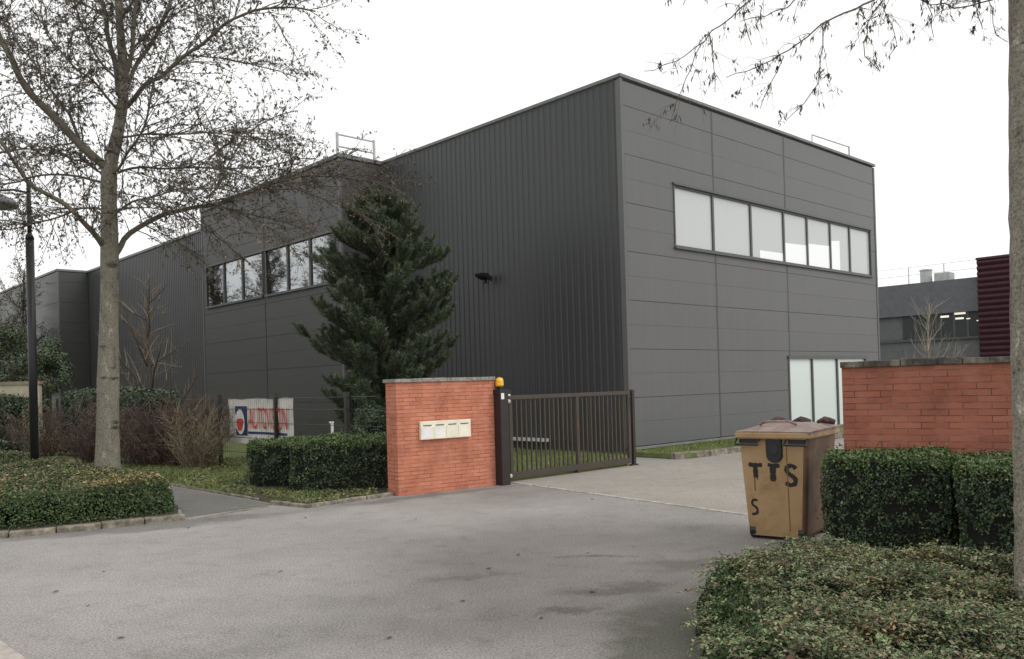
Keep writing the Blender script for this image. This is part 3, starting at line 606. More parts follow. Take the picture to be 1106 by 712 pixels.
fy = lambda z: -.015-.045*(z-.1)/.95     # front face y at height z
hwz = lambda z: .300+.062*(z-.08)/.97
g = Geo(); secs = []
for z in (.035, .07, .3, .6, .9, 1.0, 1.04): secs.append(rrect(hwz(z)-(.02 if z < .05 else 0), fy(z), .78+.08*z, .045, z))
loft(g, secs)
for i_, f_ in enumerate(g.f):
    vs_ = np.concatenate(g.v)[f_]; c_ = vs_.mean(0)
    if c_[0] > .27 and abs(vs_[:, 0].max()-vs_[:, 0].min()) < .09 and len(f_) == 4: g.mi[i_] = 1  # right side: hedge shade painted in as darker brown, along with dirt
g.build('body', [M_['binbody'], noisemat('shaded_grimy_plastic', [(.3, (.07, .04, .025)), (.6, (.15, .085, .048)), (.8, (.26, .16, .08))], 3, 8, rough=.6)], binr, smooth=False)
g = Geo(); loft(g, [rrect(.375, -.095, .9, .04, 1.03), rrect(.39, -.105, .92, .04, 1.045), rrect(.39, -.105, .92, .04, 1.085), rrect(.38, -.095, .91, .04, 1.095)]); g.build('rim', M_['binbody'], binr)
g = Geo(); g.box((.13, fy(.1)-.008, .1), (.137, fy(.1)+.01, .11)); 
g2 = Geo(); z = .12
v = []
for z in (.1, 1.03): v += [(.135, fy(z)-.003, z), (.143, fy(z)-.003, z), (.143, fy(z)+.01, z), (.135, fy(z)+.01, z)]
g2.add(v, [(0, 1, 5, 4), (1, 2, 6, 5), (3, 0, 4, 7), (2, 3, 7, 6)]); g2.build('seam', flat('seam_brown', (.16, .09, .04)), binr)
# lid: sagging front lip, raised panel
g = Geo(); nx, ny = 14, 12; v = []
def lz(x, y):
    u_ = x/.4; w = (y+.13)/.97
    base = 1.105+.035*(1-u_*u_)*math.sin(min(1, w*1.15)*PI*.62)+.02*w
    base += .018*(1 if (abs(u_) < .72 and .12 < w < .8) else 0)
    return base-.02*max(0, u_)*max(0, w-.5)
for j in range(ny+1):
    for i in range(nx+1):
        x = -.375+.77*i/nx; y = -.1+1.01*j/ny; v.append((x, y, lz(x, y)))
nb = len(v); v += [(p[0]*.985, p[1]*.985+.005, p[2]-.028-(.02 if p[1] < -.1 else 0)) for p in v]
f = [(j*(nx+1)+i, j*(nx+1)+i+1, (j+1)*(nx+1)+i+1, (j+1)*(nx+1)+i) for j in range(ny) for i in range(nx)]
f += [tuple(nb+k for k in reversed(q)) for q in f]
per = [i for i in range(nx)]+[j*(nx+1)+nx for j in range(ny)]+[ny*(nx+1)+i for i in range(nx, 0, -1)]+[j*(nx+1) for j in range(ny, 0, -1)]
f += [(per[k], nb+per[k], nb+per[(k+1) % len(per)], per[(k+1) % len(per)]) for k in range(len(per))]
g.add(v, f); lid = g.build('lid', M_['binlid'], binr)
g = Geo()
g = None
for x in (-.26, 0, .26):
    if g: g.build('hinge', M_['hinge_'], lid, bevel=.01)
    M_['hinge_'] = M_.get('hinge_') or noisemat('dark_maroon_plastic', [(.3, (.05, .03, .028)), (.7, (.11, .07, .06))], 6)
    g = Geo(); g.tube([(x-.08, .9, 1.15), (x-.03, .91, 1.175), (x+.03, .9, 1.165), (x+.08, .91, 1.15)], [.03, .045, .038, .03], 7); g.tube([(x-.05, .7, 1.16), (x+.01, .74, 1.19), (x+.06, .72, 1.165)], [.02, .03, .02], 6)
g.build('hinge', noisemat('dark_maroon', [(.3, (.05, .03, .028)), (.7, (.11, .07, .06))], 6), lid, bevel=.01)
g = Geo(); g.tube([(-.22, .2, 1.16), (-.16, .14, 1.195), (.1, .14, 1.2), (.16, .2, 1.165)], .016, 6); g.build('lid_grip', M_['binlid'], lid)
g = Geo()
for s in (-1, 1):
    x0, x1 = (-.37, -.13) if s < 0 else (.14, .36)
    g = Geo(); g.tube([(x0, -.08, 1.03), (x0, -.125, .975), (x1, -.125, .975), (x1, -.08, 1.03)], .014, 6); g.box((x0+.02, fy(1)-.004, .985), (x1-.02, fy(1)+.02, 1.03)); g.build('handle', M_['dark'], binr)
# lock plate
g = Geo(); pts = [(-.075, 1.02)]+[(-.075+.15*0, .9)]+[(.0+.08*math.cos(t), .885+.09*math.sin(t)) for t in np.linspace(PI, 2*PI, 11)]+[(.08, 1.03), (-.08, 1.03)]
pts = [(-.08, 1.03)]+[(.08*math.cos(t), .87+.08*math.sin(t)) for t in np.linspace(PI, 2*PI, 11)]+[(.08, 1.03)]
n = len(pts); g.add([(x+.015, fy(z)-.022, z) for x, z in pts]+[(x*1.12+.015, fy(z)+.01, z) for x, z in pts], [list(range(n))]+[(i, n+i, n+(i+1) % n, (i+1) % n) for i in range(n)])
g.add([(.015+.05*math.cos(t), fy(.94)-.028, .93+.055*math.sin(t)) for t in np.linspace(0, 2*PI, 16, endpoint=False)], [list(range(15, -1, -1))])
g.build('lock_plate', M_['dark'], binr, bevel=.006)
def stroke(g, P, w, thick=.0025, seed=0):
    P = resample(smoothpath([(a, 0, b) for a, b in P], 2), .012); n = len(P); r = random.Random(seed)
    L_, R_ = [], []
    T = np.gradient(P, axis=0); T /= np.linalg.norm(T, axis=1)[:, None]+1e-9
    for i, p in enumerate(P):
        nn = np.array([-T[i][2], 0, T[i][0]]); ww = w*.5*(1+r.uniform(-.18, .18))*(.75 if i in (0, n-1) else 1)
        for lst, sg in ((L_, 1), (R_, -1)):
            q = p+nn*ww*sg; lst.append((q[0], fy(q[2])-thick, q[2]))
    v = L_+R_; g.add(v, [(i, i+1, n+i+1, n+i) for i in range(n-1)])
g = Geo()
stroke(g, [(-.262, .765), (-.20, .758), (-.118, .762)], .042, .0026, 1); stroke(g, [(-.192, .75), (-.19, .69), (-.188, .63)], .05, .0032, 2); stroke(g, [(-.205, .64), (-.203, .56), (-.205, .49)], .007, .0038, 3); stroke(g, [(-.175, .7), (-.176, .61)], .012, .0038, 3)
stroke(g, [(-.06, .768), (.0, .756), (.062, .762)], .042, .0026, 4); stroke(g, [(-.01, .75), (-.008, .68), (-.01, .6)], .058, .0032, 5)
stroke(g, [(.225, .735), (.2, .765), (.155, .765), (.125, .735), (.14, .69), (.19, .66), (.225, .625), (.21, .58), (.165, .565), (.115, .59)], .043, .0029, 6)
stroke(g, [(-.185, .39), (-.215, .405), (-.245, .385), (-.24, .345), (-.2, .325), (-.185, .29), (-.2, .255), (-.25, .25)], .026, .0029, 7)
g.build('spray_lettering', M_['spray'], binr)
g = Geo()
for x in (-.25, .25): 
    g2 = Geo(); g2.tube([(x-.03, .06, .085), (x+.03, .06, .085)], .085, 14); g2.build('wheel', M_['dark'], binr)
    g2 = Geo(); g2.tube([(x-.03, .66, .1), (x+.03, .66, .1)], .1, 14); g2.build('wheel', M_['dark'], binr)
# ------------------------------------------------------------------ foliage: hedges
def hedge(name, x0, x1, y0, y1, h, origin, rz, dens, size, label, cat='hedge', group=None, base=0.0, mats=None, lump=.05, seed=0):
    g = Geo(); L0, W0 = x1-x0, y1-y0
    ph = rng.uniform(0, 6, 6)
    def bump(P):
        return lump*(np.sin(P[:, 0]*4.3+ph[0])+np.sin(P[:, 1]*5.1+ph[1])+np.sin(P[:, 2]*6.3+ph[2]+P[:, 0]*2)+.7*np.sin(P[:, 0]*11+P[:, 2]*9+ph[3]))*.5
    ins = size*1.6+lump
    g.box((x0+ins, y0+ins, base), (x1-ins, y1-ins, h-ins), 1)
    faces = [(L0*h, 0), (L0*h, 1), (W0*h, 2), (W0*h, 3), (L0*W0*1.2, 4)]
    for area, k in faces:
        n = int(area*dens); a = rng.uniform(0, 1, n); b = rng.uniform(0, 1, n)**.9
        if k < 2: P = np.stack([x0+L0*a, np.full(n, y0 if k == 0 else y1), base+(h-base)*b], 1); N = np.tile([0, -1.0 if k == 0 else 1.0, .25], (n, 1))
        elif k < 4: P = np.stack([np.full(n, x0 if k == 2 else x1), y0+W0*a, base+(h-base)*b], 1); N = np.tile([-1.0 if k == 2 else 1.0, 0, .25], (n, 1))
        else: P = np.stack([x0+L0*a, y0+W0*rng.uniform(0, 1, n), np.full(n, h)], 1); N = np.tile([0, 0, 1.0], (n, 1))
        # round the corners
        cx = np.clip(P[:, 0], x0+.08, x1-.08); cy = np.clip(P[:, 1], y0+.08, y1-.08); cz = np.minimum(P[:, 2], h-.07)
        Cc = np.stack([cx, cy, cz], 1); d = P-Cc; ln = np.linalg.norm(d, axis=1)[:, None]+1e-6
        P = Cc+d/ln*np.minimum(ln, .085)
        nn = N/np.linalg.norm(N, axis=1)[:, None]
        depth = rng.exponential(size*1.1, n)-size*.6
        stray = (rng.uniform(0, 1, n) < .02)*rng.uniform(0, size*2.5, n)
        P = P+nn*(bump(P)-depth+stray)[:, None]
        hole = np.array([mno.noise(Vector(p*(2.2/size**.35)+ph[0])) for p in P*1.0]) < (-.16 if k < 4 else -.34)
        P = P-nn*(hole*rng.uniform(1, 5, n)*size)[:, None]
        keep = ~hole | (rng.uniform(0, 1, n) < .45); P = P[keep]; nn = nn[keep]; n = len(P)
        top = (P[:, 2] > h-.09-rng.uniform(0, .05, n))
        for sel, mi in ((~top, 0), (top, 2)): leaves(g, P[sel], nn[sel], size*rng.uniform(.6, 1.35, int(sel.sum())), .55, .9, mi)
    for _ in range(int(L0*W0*60)+20):   # stray shoots
        c = np.array([rng.uniform(x0, x1), y0 if rng.uniform() < .45 else rng.uniform(y0, y1), 0]); c[2] = h-.02 if c[1] > y0 else rng.uniform(.2, h)
        d = np.array([rng.normal()*.4, -.8 if c[1] == y0 else rng.normal()*.3, .9 if c[1] > y0 else .5]); q = c+d/np.linalg.norm(d)*rng.uniform(.03, .11)
        g.tube([c, q], .0015, 3, False, 1); t_ = rng.uniform(.2, 1, (6, 1)); leaves(g, c+(q-c)*t_, np.tile([0, 0, 1.0], (6, 1)), size, .5, .8, 2)
    mats = mats or (M_['privet'], M_['hcore'], M_['privettop'])
    o = g.build(name, list(mats), None, origin, rz); tag(o, label, cat, group); return o
hr = math.atan2(-.53, .85)
grp = 'clipped box hedges'
ho = np.array([3.2, 8.23, 0])
hd = np.array([.85, -.53, 0]); hn = np.array([.53, .85, 0])
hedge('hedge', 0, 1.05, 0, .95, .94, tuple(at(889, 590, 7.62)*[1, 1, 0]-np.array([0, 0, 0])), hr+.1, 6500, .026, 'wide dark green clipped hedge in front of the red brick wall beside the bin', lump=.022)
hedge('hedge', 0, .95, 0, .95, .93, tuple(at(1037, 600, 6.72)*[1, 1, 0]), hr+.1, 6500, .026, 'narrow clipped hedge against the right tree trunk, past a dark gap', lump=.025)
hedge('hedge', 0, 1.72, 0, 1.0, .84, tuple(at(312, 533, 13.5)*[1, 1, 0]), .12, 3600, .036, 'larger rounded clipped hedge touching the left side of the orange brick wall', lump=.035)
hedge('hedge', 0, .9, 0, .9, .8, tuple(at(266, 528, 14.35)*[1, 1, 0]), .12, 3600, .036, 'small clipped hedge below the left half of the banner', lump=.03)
# ------------------------------------------------------------------ ground cover
def inside(P, poly):
    x, y = P[:, 0], P[:, 1]; c = np.zeros(len(P), bool); n = len(poly)
    for i in range(n):
        x1, y1 = poly[i]; x2, y2 = poly[(i+1) % n]
        cond = ((y1 > y) != (y2 > y)) & (x < (x2-x1)*(y-y1)/(y2-y1+1e-12)+x1); c ^= cond
    return c
def edgedist(P, poly):
    d = np.full(len(P), 1e9); n = len(poly)
    for i in range(n):
        a = np.array(poly[i]); b = np.array(poly[(i+1) % n]); ab = b-a
        t = np.clip(((P[:, :2]-a)@ab)/(ab@ab), 0, 1); d = np.minimum(d, np.linalg.norm(P[:, :2]-(a+t[:, None]*ab), axis=1))
    return d
def sn(x, y, s, o=0.):
    return np.array([mno.noise(Vector((a*s+o, b*s+o*1.7, o))) for a, b in zip(x, y)])
def cover(name, poly, hgt, n, size, mats, label, shoulder=.25, lumpa=.06, wild=.05, nn_=40000, view=None, soilc=True, deadn=0, twign=0, lumps=1.3, clip=None):
    poly = ccw(poly); xs = [p[0] for p in poly]; ys = [p[1] for p in poly]
    g = Geo()
    # height map
    def hz(P):
        d = edgedist(P, poly); s = np.clip(d/shoulder, 0, 1); s = np.sqrt(1-(1-s)**2)
        return hgt*(.12+.88*s)+lumpa*sn(P[:, 0], P[:, 1], lumps, 3)*s*2+lumpa*.7*sn(P[:, 0], P[:, 1], lumps*3.4, 9)
    # leaf positions
    got = []
    while sum(map(len, got)) < n:
        P = np.stack([rng.uniform(min(xs), max(xs), 20000), rng.uniform(min(ys), max(ys), 20000)], 1); P = P[inside(P, poly)]
        if clip is not None: P = P[clip(P)]
        got.append(P)
    P = np.concatenate(got)[:n]; z = hz(P); d = edgedist(P, poly)
    # side leaves on the skirt
    hol = sn(P[:, 0], P[:, 1], 7.5, 31) < -.17
    depth = rng.exponential(size*1.0, n)+hol*rng.uniform(0, 3.5, n)*size-wild*rng.uniform(0, 1, n)**3*.8
    Q = np.stack([P[:, 0], P[:, 1], z-depth], 1)
    N = np.tile([0, 0, 1.0], (n, 1))
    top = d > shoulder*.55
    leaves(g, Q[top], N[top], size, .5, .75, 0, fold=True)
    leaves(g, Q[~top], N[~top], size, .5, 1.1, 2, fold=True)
    # skirt
    m2 = n//2; pl = np.array(poly+[poly[0]]); seg = np.linalg.norm(np.diff(pl, axis=0), axis=1); cs = np.concatenate([[0], np.cumsum(seg)]); t = rng.uniform(0, cs[-1], m2)
    sx = np.interp(t, cs, pl[:, 0]); sy = np.interp(t, cs, pl[:, 1]); i = np.searchsorted(cs, t)-1
    dirs = np.diff(pl, axis=0)/seg[:, None]; nrm = np.stack([dirs[i, 1], -dirs[i, 0]], 1)
    zz = rng.uniform(.03, 1, m2); bul = shoulder*(1-np.sqrt(np.clip(1-zz**2, 0, 1)))
    lam = lumpa*sn(sx, sy, 3.0, 5)
    Q = np.stack([sx-nrm[:, 0]*(bul-lam-.02+rng.exponential(size*.8, m2)), sy-nrm[:, 1]*(bul-lam-.02+rng.exponential(size*.8, m2)), zz*hgt*.98], 1)
    k = np.ones(m2, bool) if clip is None else clip(Q)
    N = np.stack([nrm[:, 0], nrm[:, 1], np.full(m2, .5)], 1)
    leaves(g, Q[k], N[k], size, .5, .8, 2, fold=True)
    # dark core grid
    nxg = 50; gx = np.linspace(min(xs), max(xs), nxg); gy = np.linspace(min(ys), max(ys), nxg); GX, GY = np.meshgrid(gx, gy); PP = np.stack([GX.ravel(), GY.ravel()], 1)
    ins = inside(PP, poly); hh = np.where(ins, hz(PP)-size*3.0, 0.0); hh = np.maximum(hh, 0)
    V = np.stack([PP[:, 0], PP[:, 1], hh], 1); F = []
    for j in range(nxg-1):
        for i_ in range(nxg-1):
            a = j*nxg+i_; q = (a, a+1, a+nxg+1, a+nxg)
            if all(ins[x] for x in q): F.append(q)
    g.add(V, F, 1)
    # dead leaves & protruding twigs
    if deadn:
        c = P[rng.integers(0, n, deadn)]; keep = sn(c[:, 0], c[:, 1], 1.7, 20) > -.05; c = c[keep]
        Q = np.stack([c[:, 0], c[:, 1], hz(c)+rng.uniform(-.02, .02, len(c))], 1); leaves(g, Q, np.tile([0, 0, 1.0], (len(c), 1)), size*2.0, .75, .6, 3, fold=True)
    for _ in range(twign):
        c = P[rng.integers(0, n, 1)]; z0 = float(hz(c)[0]); a = rng.uniform(0, 2*PI); l = rng.uniform(.07, .26); up = rng.uniform(-.02, .07)
        p = np.array([c[0][0], c[0][1], z0-.02]); q = p+np.array([math.cos(a)*l, math.sin(a)*l, up]); md = (p+q)/2+np.array([0, 0, .03])
        path = smoothpath([p, md, q], 1); g.tube(path, [.0028]*(len(path)-1)+[.001], 3, False, 4)
        k = int(l/.008); tt = rng.uniform(.1, 1, k); pp = p[None]+(q-p)[None]*tt[:, None]+np.array([0, 0, .05])*(tt*(1-tt))[:, None]*2+rng.normal(0, .008, (k, 3))
        leaves(g, pp, np.tile([0, 0, 1.0], (k, 1)), size*.85, .55, .6, 5)
    o = g.build(name, list(mats)); tag(o, label, 'ground cover', None, 'stuff'); return o
M_['tips'] = leafmat('pale_shoot_leaves', [(0, (.08, .125, .05)), (.5, (.16, .22, .085)), (.85, (.27, .31, .15)), (1, (.34, .24, .17))], .5, .4)
cm = (M_['cover'], M_['hcore'], M_['coverside'], M_['dead'], M_['tantwig'], M_['tips'])
cover('ground_cover', [(.92, 2.6), (.98, 4.4), (1.17, 5.3), (1.34, 6.2), (1.68, 6.85), (2.25, 7.1), (2.85, 6.95), (3.5, 6.45), (4.6, 5.6), (5.2, 4.8), (5, 2.6)], .3, 85000, .027, cm, 'low leafy green ground cover with dead leaves in the near right corner', .5, .1, .1, deadn=1700, twign=2300, lumps=1.9, clip=lambda P: (P[:, 1] > 3.0) & (P[:, 0] < P[:, 1]*.68+.2))
cm2 = (M_['cover2'], M_['hcore'], M_['coverside'], M_['dead'], M_['tantwig'], M_['cover2'])
ipoly = [(-4.62, 11.42), (-5.35, 10.82), (-6.25, 10.35), (-9, 9.15), (-12, 8), (-13.8, 15), X2(np.array([-4.95, 12.25, 0])+vv*9.5), (-4.95, 12.25)]
cover('ground_cover', ipoly, .5, 75000, .04, cm2, 'clipped olive green ground cover around the left tree and lamp post', .2, .05, .04, deadn=500, twign=60, lumps=.9, clip=lambda P: P[:, 0] > -.66*P[:, 1]-.2)
# ------------------------------------------------------------------ grass and litter
def blades(name, pts, h, n, label, mat=None, wide=.012, base=.03, leafy=0):
    g = Geo(); poly = ccw(pts); xs = [p[0] for p in poly]; ys = [p[1] for p in poly]; P = np.zeros((0, 2))
    while len(P) < n:
        Q = np.stack([rng.uniform(min(xs), max(xs), n*3), rng.uniform(min(ys), max(ys), n*3)], 1); Q = Q[inside(Q, poly)]; P = np.concatenate([P, Q])
    P = P[:n]; k = sn(P[:, 0], P[:, 1], 1.4, 4); hh = h*(1+k*.9)*rng.uniform(.4, 1.3, n); a = rng.uniform(0, 2*PI, n)
    lean = rng.normal(0, .45, (n, 2))*hh[:, None]; w = np.stack([np.cos(a), np.sin(a)], 1)*wide*.5
    b0 = np.concatenate([P-w, np.full((n, 1), base)], 1); b1 = np.concatenate([P+w, np.full((n, 1), base)], 1); tp = np.concatenate([P+lean, (base+hh)[:, None]], 1)
    g.addq(np.stack([b0, b1, tp], 1), 3)
    if leafy:
        i = rng.integers(0, n, leafy); Q = np.concatenate([P[i], (base+rng.uniform(0, h*.9, leafy))[:, None]], 1); leaves(g, Q, np.tile([0, 0, 1.0], (leafy, 1)), .05, .7, .7, 1)
    o = g.build(name, [mat or M_['blade'], M_['cover2']]); tag(o, label, 'grass', None, 'stuff'); return o
blades('grass', [(-.1, 14.6), (2.15, 16.75), X2(C0-uv*.05+vv*.1), X2(C0-uv*.05+vv*9), (-4.5, 17.5), (-2, 14.2)], .07, 26000, 'lawn grass seen through the open gate in front of the ribbed wall')
blades('grass', [X2(C0-uv*.1-vv*.08), X2(C0-uv*.1-vv*1.35), X2(C0+uv*.2-vv*1.48), X2(C0+uv*6-vv*1.48), X2(C0+uv*6-vv*.08)], .06, 12000, 'grass strip between the grey panel facade and its kerb', base=.1)
blades('grass', [(-3.95, 13.0), (-6.6, 15.8), (-9, 19.5), (-6, 21), (-3.4, 17.5), (-3.0, 14.8), (-4.6, 14.9)], .08, 22000, 'rough grass and weeds beside the path under the wire fence', leafy=7000)
blades('grass', [(-3.5, 12.5), (-2.93, 12.05), (-2.1, 13.0), (-2.2, 13.5), (-4.4, 13.9)], .05, 2500, 'sparse weeds in the bed in front of the left hedges', base=.04, leafy=900)
g0 = None
spots = [(95, 655), (112, 618), (163, 556), (449, 561), (203, 571), (303, 618), (640, 640), (585, 668), (130, 690), (528, 615), (700, 628), (330, 560), (560, 600), (640, 540), (500, 650), (60, 640), (420, 690), (875-240, 598)]
def gp_(px, py): 
    d = Fw+Rw*(px-553)/F_+Uw*(CY-py)/F_; return np.array([0, 0, H0])+d*(0-H0)/d[2]
wherel = ['near the left end of the island kerb', 'left of the road centre']
for i, (px, py) in enumerate(spots):
    if g0 is None:
        g = Geo(); g.add([(-.035, 0, .004), (-.012, -.017, .012), (.02, -.014, .008), (.04, 0, .016), (.015, .018, .012), (-.015, .015, .016), (0, 0, .004)], [(0, 1, 6), (1, 2, 6), (2, 3, 6), (3, 4, 6), (4, 5, 6), (5, 0, 6)])
        g0 = g.build('fallen_leaf', flat('dry_leaf', (.13, .09, .06), .8)); o = g0
    else: o = g0.copy(); COL.objects.link(o)
    p = gp_(px, py); o.location = (p[0], p[1], .003); o.rotation_euler[2] = random.uniform(0, 6); s = random.uniform(.45, 1.0); o.scale = (s, s, s)
    tag(o, 'small dry brown leaf lying on the grey asphalt', 'leaf', 'dry leaves scattered on the asphalt')
# ------------------------------------------------------------------ trees
def perp(d):
    r = rvec(1)[0]; r = r-(r@d)*d; return r/(np.linalg.norm(r)+1e-9)
class Tree:
    def __init__(s, seed): s.limb = Geo(); s.tw = Geo(); s.P = []; s.D = []
    def path(s, p, d, length, wob, grav, n):
        pts = [p]; d = d/np.linalg.norm(d)
        for i in range(n):
            d = d+rvec(1)[0]*wob+np.array([0, 0, grav]); d = d/np.linalg.norm(d); pts.append(pts[-1]+d*length/n)
        return np.array(pts)
def spawn(tr, P, r0, r1, lev, cfg, tmin=.12):
    """side branches along path P"""
    c = cfg[lev]; P = resample(P, .12); n = len(P); Ltot = np.linalg.norm(np.diff(P, axis=0), axis=1).sum()
    k = max(1, int(round(Ltot*c['per_m']*rng.uniform(.8, 1.2))))
    for j in range(k):
        t = tmin+(1-tmin)*(j+rng.uniform(0, 1))/k; i = min(n-2, int(t*(n-1))); d = P[i+1]-P[i]; d /= np.linalg.norm(d)+1e-9
        q = perp(d)
        if q[2] < -.3 and rng.uniform() < .5: q = -q
        a = rng.uniform(*c['ang']); nd_ = d*math.cos(a)+q*math.sin(a)
        ln = rng.uniform(*c['len'])*(1-.45*t)
        path = tr.path(P[i], nd_, ln, c['wob'], c['grav'], c['seg'])
        rr = min(c['r'], (r0+(r1-r0)*t)*.6)
        rad = np.linspace(rr, rr*.35, len(path))
        tr.tw.tube(path, rad, c['sides'], False)
        if lev+1 < len(cfg): spawn(tr, path, rr, rr*.35, lev+1, cfg, .1)
        else:
            kk = c['leaf']; tt = rng.uniform(.15, 1.0, kk); idx = (tt*(len(path)-1)); i0 = np.clip(idx.astype(int), 0, len(path)-2); fr = (idx-i0)[:, None]
            tr.P.append(path[i0]*(1-fr)+path[i0+1]*fr); tr.D.append(np.tile([0, 0, -1.0], (kk, 1)))
def catkins(g, P, size, aspect, mi=0, down=.6):
    n = len(P); D = np.tile([0, 0, -1.0], (n, 1))*down+rvec(n)*(.55); D /= np.linalg.norm(D, axis=1)[:, None]
    sz = size*rng.uniform(.6, 1.4, n)
    N = rvec(n); leaves(g, P+D*sz[:, None]*.5, N, sz, aspect, .1, mi, D=D)
# --- left alder
LT = Tree(1); D0 = 14.0
def px(pts, D, dd=0): 
    n = len(pts); return np.array([at(a, b, D+dd*i/(n-1)) for i, (a, b) in enumerate(pts)])
tree1 = empty('alder_tree', tuple(at(116, 503, D0)*[1, 1, 0]+np.array([0, 0, .3])), 0, 'tall bare alder with pale mottled trunk standing in the ground cover at left', 'tree')
org = np.array(tree1.location)
trunk = px([(116, 520), (116.5, 450), (117, 400), (118.5, 300), (118, 230), (117, 195), (121, 170), (126, 150), (130, 128), (134, 101), (133, 67), (130, 34), (128, 0), (126, -60), (124, -130)], D0)
rt = np.array([.2, .184, .168, .147, .132, .128, .104, .097, .09, .082, .073, .063, .054, .04, .02])
g = Geo(); sp = smoothpath(trunk, 1); rs = np.interp(np.linspace(0, 1, len(sp)), np.linspace(0, 1, len(rt)), rt); rs = rs*(1+.05*np.sin(np.arange(len(rs))*1.9))
rs[0] *= 1.15
g.tube(sp-org, rs, 14); g.build('trunk', M_['bark'], tree1, smooth=True)
limbs = [
 ([(116, 185), (98, 165), (67, 141), (37, 111), (17, 81), (2, 40), (-10, -10)], -.8, .105, .04),
 ([(130, 100), (126, 81), (120, 50), (115, 17), (106, -15), (95, -80)], .7, .07, .03),
 ([(134, 95), (138, 74), (143, 40), (148, 0), (155, -60)], -.6, .06, .025),
 ([(135, 105), (141, 81), (158, 60), (179, 20), (195, -20), (210, -70)], .9, .055, .02),
 ([(134, 115), (145, 100), (162, 88), (189, 67), (216, 50), (236, 27), (270, 10), (310, 3), (340, 12)], -1.2, .06, .012),
 ([(121, 284), (128, 268), (140, 251), (168, 234), (210, 222), (256, 212), (300, 195), (345, 185), (395, 192), (440, 210)], 1.2, .075, .01),
 ([(114, 270), (108, 256), (93, 240), (67, 220), (34, 199), (0, 158), (-40, 120)], -1.5, .07, .02),
 ([(118, 190), (131, 184), (180, 181), (243, 184), (300, 176), (340, 170)], 1.0, .035, .008),
 ([(128, 150), (140, 147), (200, 143), (263, 147), (310, 150)], -.9, .03, .007),
 ([(122, 190), (132, 178), (145, 158), (158, 135), (160, 101), (172, 70)], -1.3, .035, .012),
 ([(225, 217), (249, 175), (263, 148), (290, 134), (318, 120)], .6, .025, .008),
 ([(115, 200), (100, 193), (60, 190), (20, 196), (-20, 205)], .9, .035, .012),
 ([(117, 230), (100, 222), (60, 232), (20, 246), (-20, 250)], 1.3, .03, .01),
 ([(84, 150), (70, 115), (45, 85), (20, 45), (5, 10)], 1.5, .04, .012),
 ([(130, 120), (110, 95), (85, 75), (60, 55), (40, 20)], -1.5, .035, .01),
 ([(126, 85), (105, 60), (90, 30), (80, -10)], -1.0, .03, .01),
 ([(142, 50), (165, 30), (195, 15), (235, -10)], 1.4, .03, .01),
 ([(119, 240), (135, 222), (165, 212), (215, 200), (262, 205)], -1.6, .03, .008),
 ([(120, 210), (105, 180), (70, 170), (30, 160), (-10, 168)], 2.0, .03, .01),
 ([(130, 20), (150, -10), (200, -30), (280, -30)], -1.0, .03, .01),
 ([(130, 30), (95, 5), (50, -15), (0, -20)], 1.0, .03, .01),
 ([(200, 62), (240, 62), (285, 70), (325, 85)], 1.2, .02, .007),
]
cfgL = [dict(per_m=11, ang=(.5, 1.15), len=(.5, 1.9), wob=.2, grav=-.03, seg=7, r=.0095, sides=4), dict(per_m=9.5, ang=(.4, 1.1), len=(.2, .62), wob=.28, grav=-.2, seg=4, r=.0036, sides=3, leaf=8)]
g = Geo()
for pts, dd, r0, r1 in limbs:
    P = smoothpath(px(pts, D0, dd), 1); P = resample(P, .3); P = P+rng.normal(0, .03, P.shape); P = smoothpath(P, 1); r0 *= .74; rad = r0+(r1-r0)*np.linspace(0, 1, len(P))**.7
    g.tube(P-org, rad, 8); spawn(LT, P-org, r0, r1, 0, cfgL)
g.build('limbs', M_['limb'], tree1, smooth=True)
LT.tw.build('twigs', M_['twig'], tree1)
PL = np.concatenate(LT.P); g = Geo(); catkins(g, PL, .052, .36); print('catkins', len(PL))
# heavy beige fruiting twigs towards the pine
g.build('catkins', M_['catkin'], tree1)
DT = Tree(2); cfgD = [dict(per_m=10, ang=(.5, 1.4), len=(.4, 1.5), wob=.2, grav=-.1, seg=7, r=.007, sides=3), dict(per_m=10, ang=(.4, 1.0), len=(.15, .5), wob=.25, grav=-.16, seg=3, r=.0035, sides=3, leaf=6)]
for pts in ([(190, 225), (220, 245), (250, 268), (275, 290)], [(210, 215), (255, 228), (300, 250), (330, 285)], [(270, 205), (320, 205), (365, 200), (400, 205)], [(150, 240), (180, 255), (215, 275)], [(256, 212), (300, 195), (345, 185), (395, 192), (440, 212)], [(230, 220), (270, 232), (310, 240), (345, 255)], [(300, 196), (340, 212), (380, 225), (415, 250)]):
    P = smoothpath(px(pts, 15.0), 2); DT.tw.tube(P-org, np.linspace(.012, .005, len(P)), 4, False); spawn(DT, P-org, .02, .008, 0, cfgD, 0)
DT.tw.build('drooping_twigs', M_['twig'], tree1)
g = Geo(); catkins(g, np.concatenate(DT.P), .045, .32); g.build('drooping_catkins', M_['seed'], tree1)
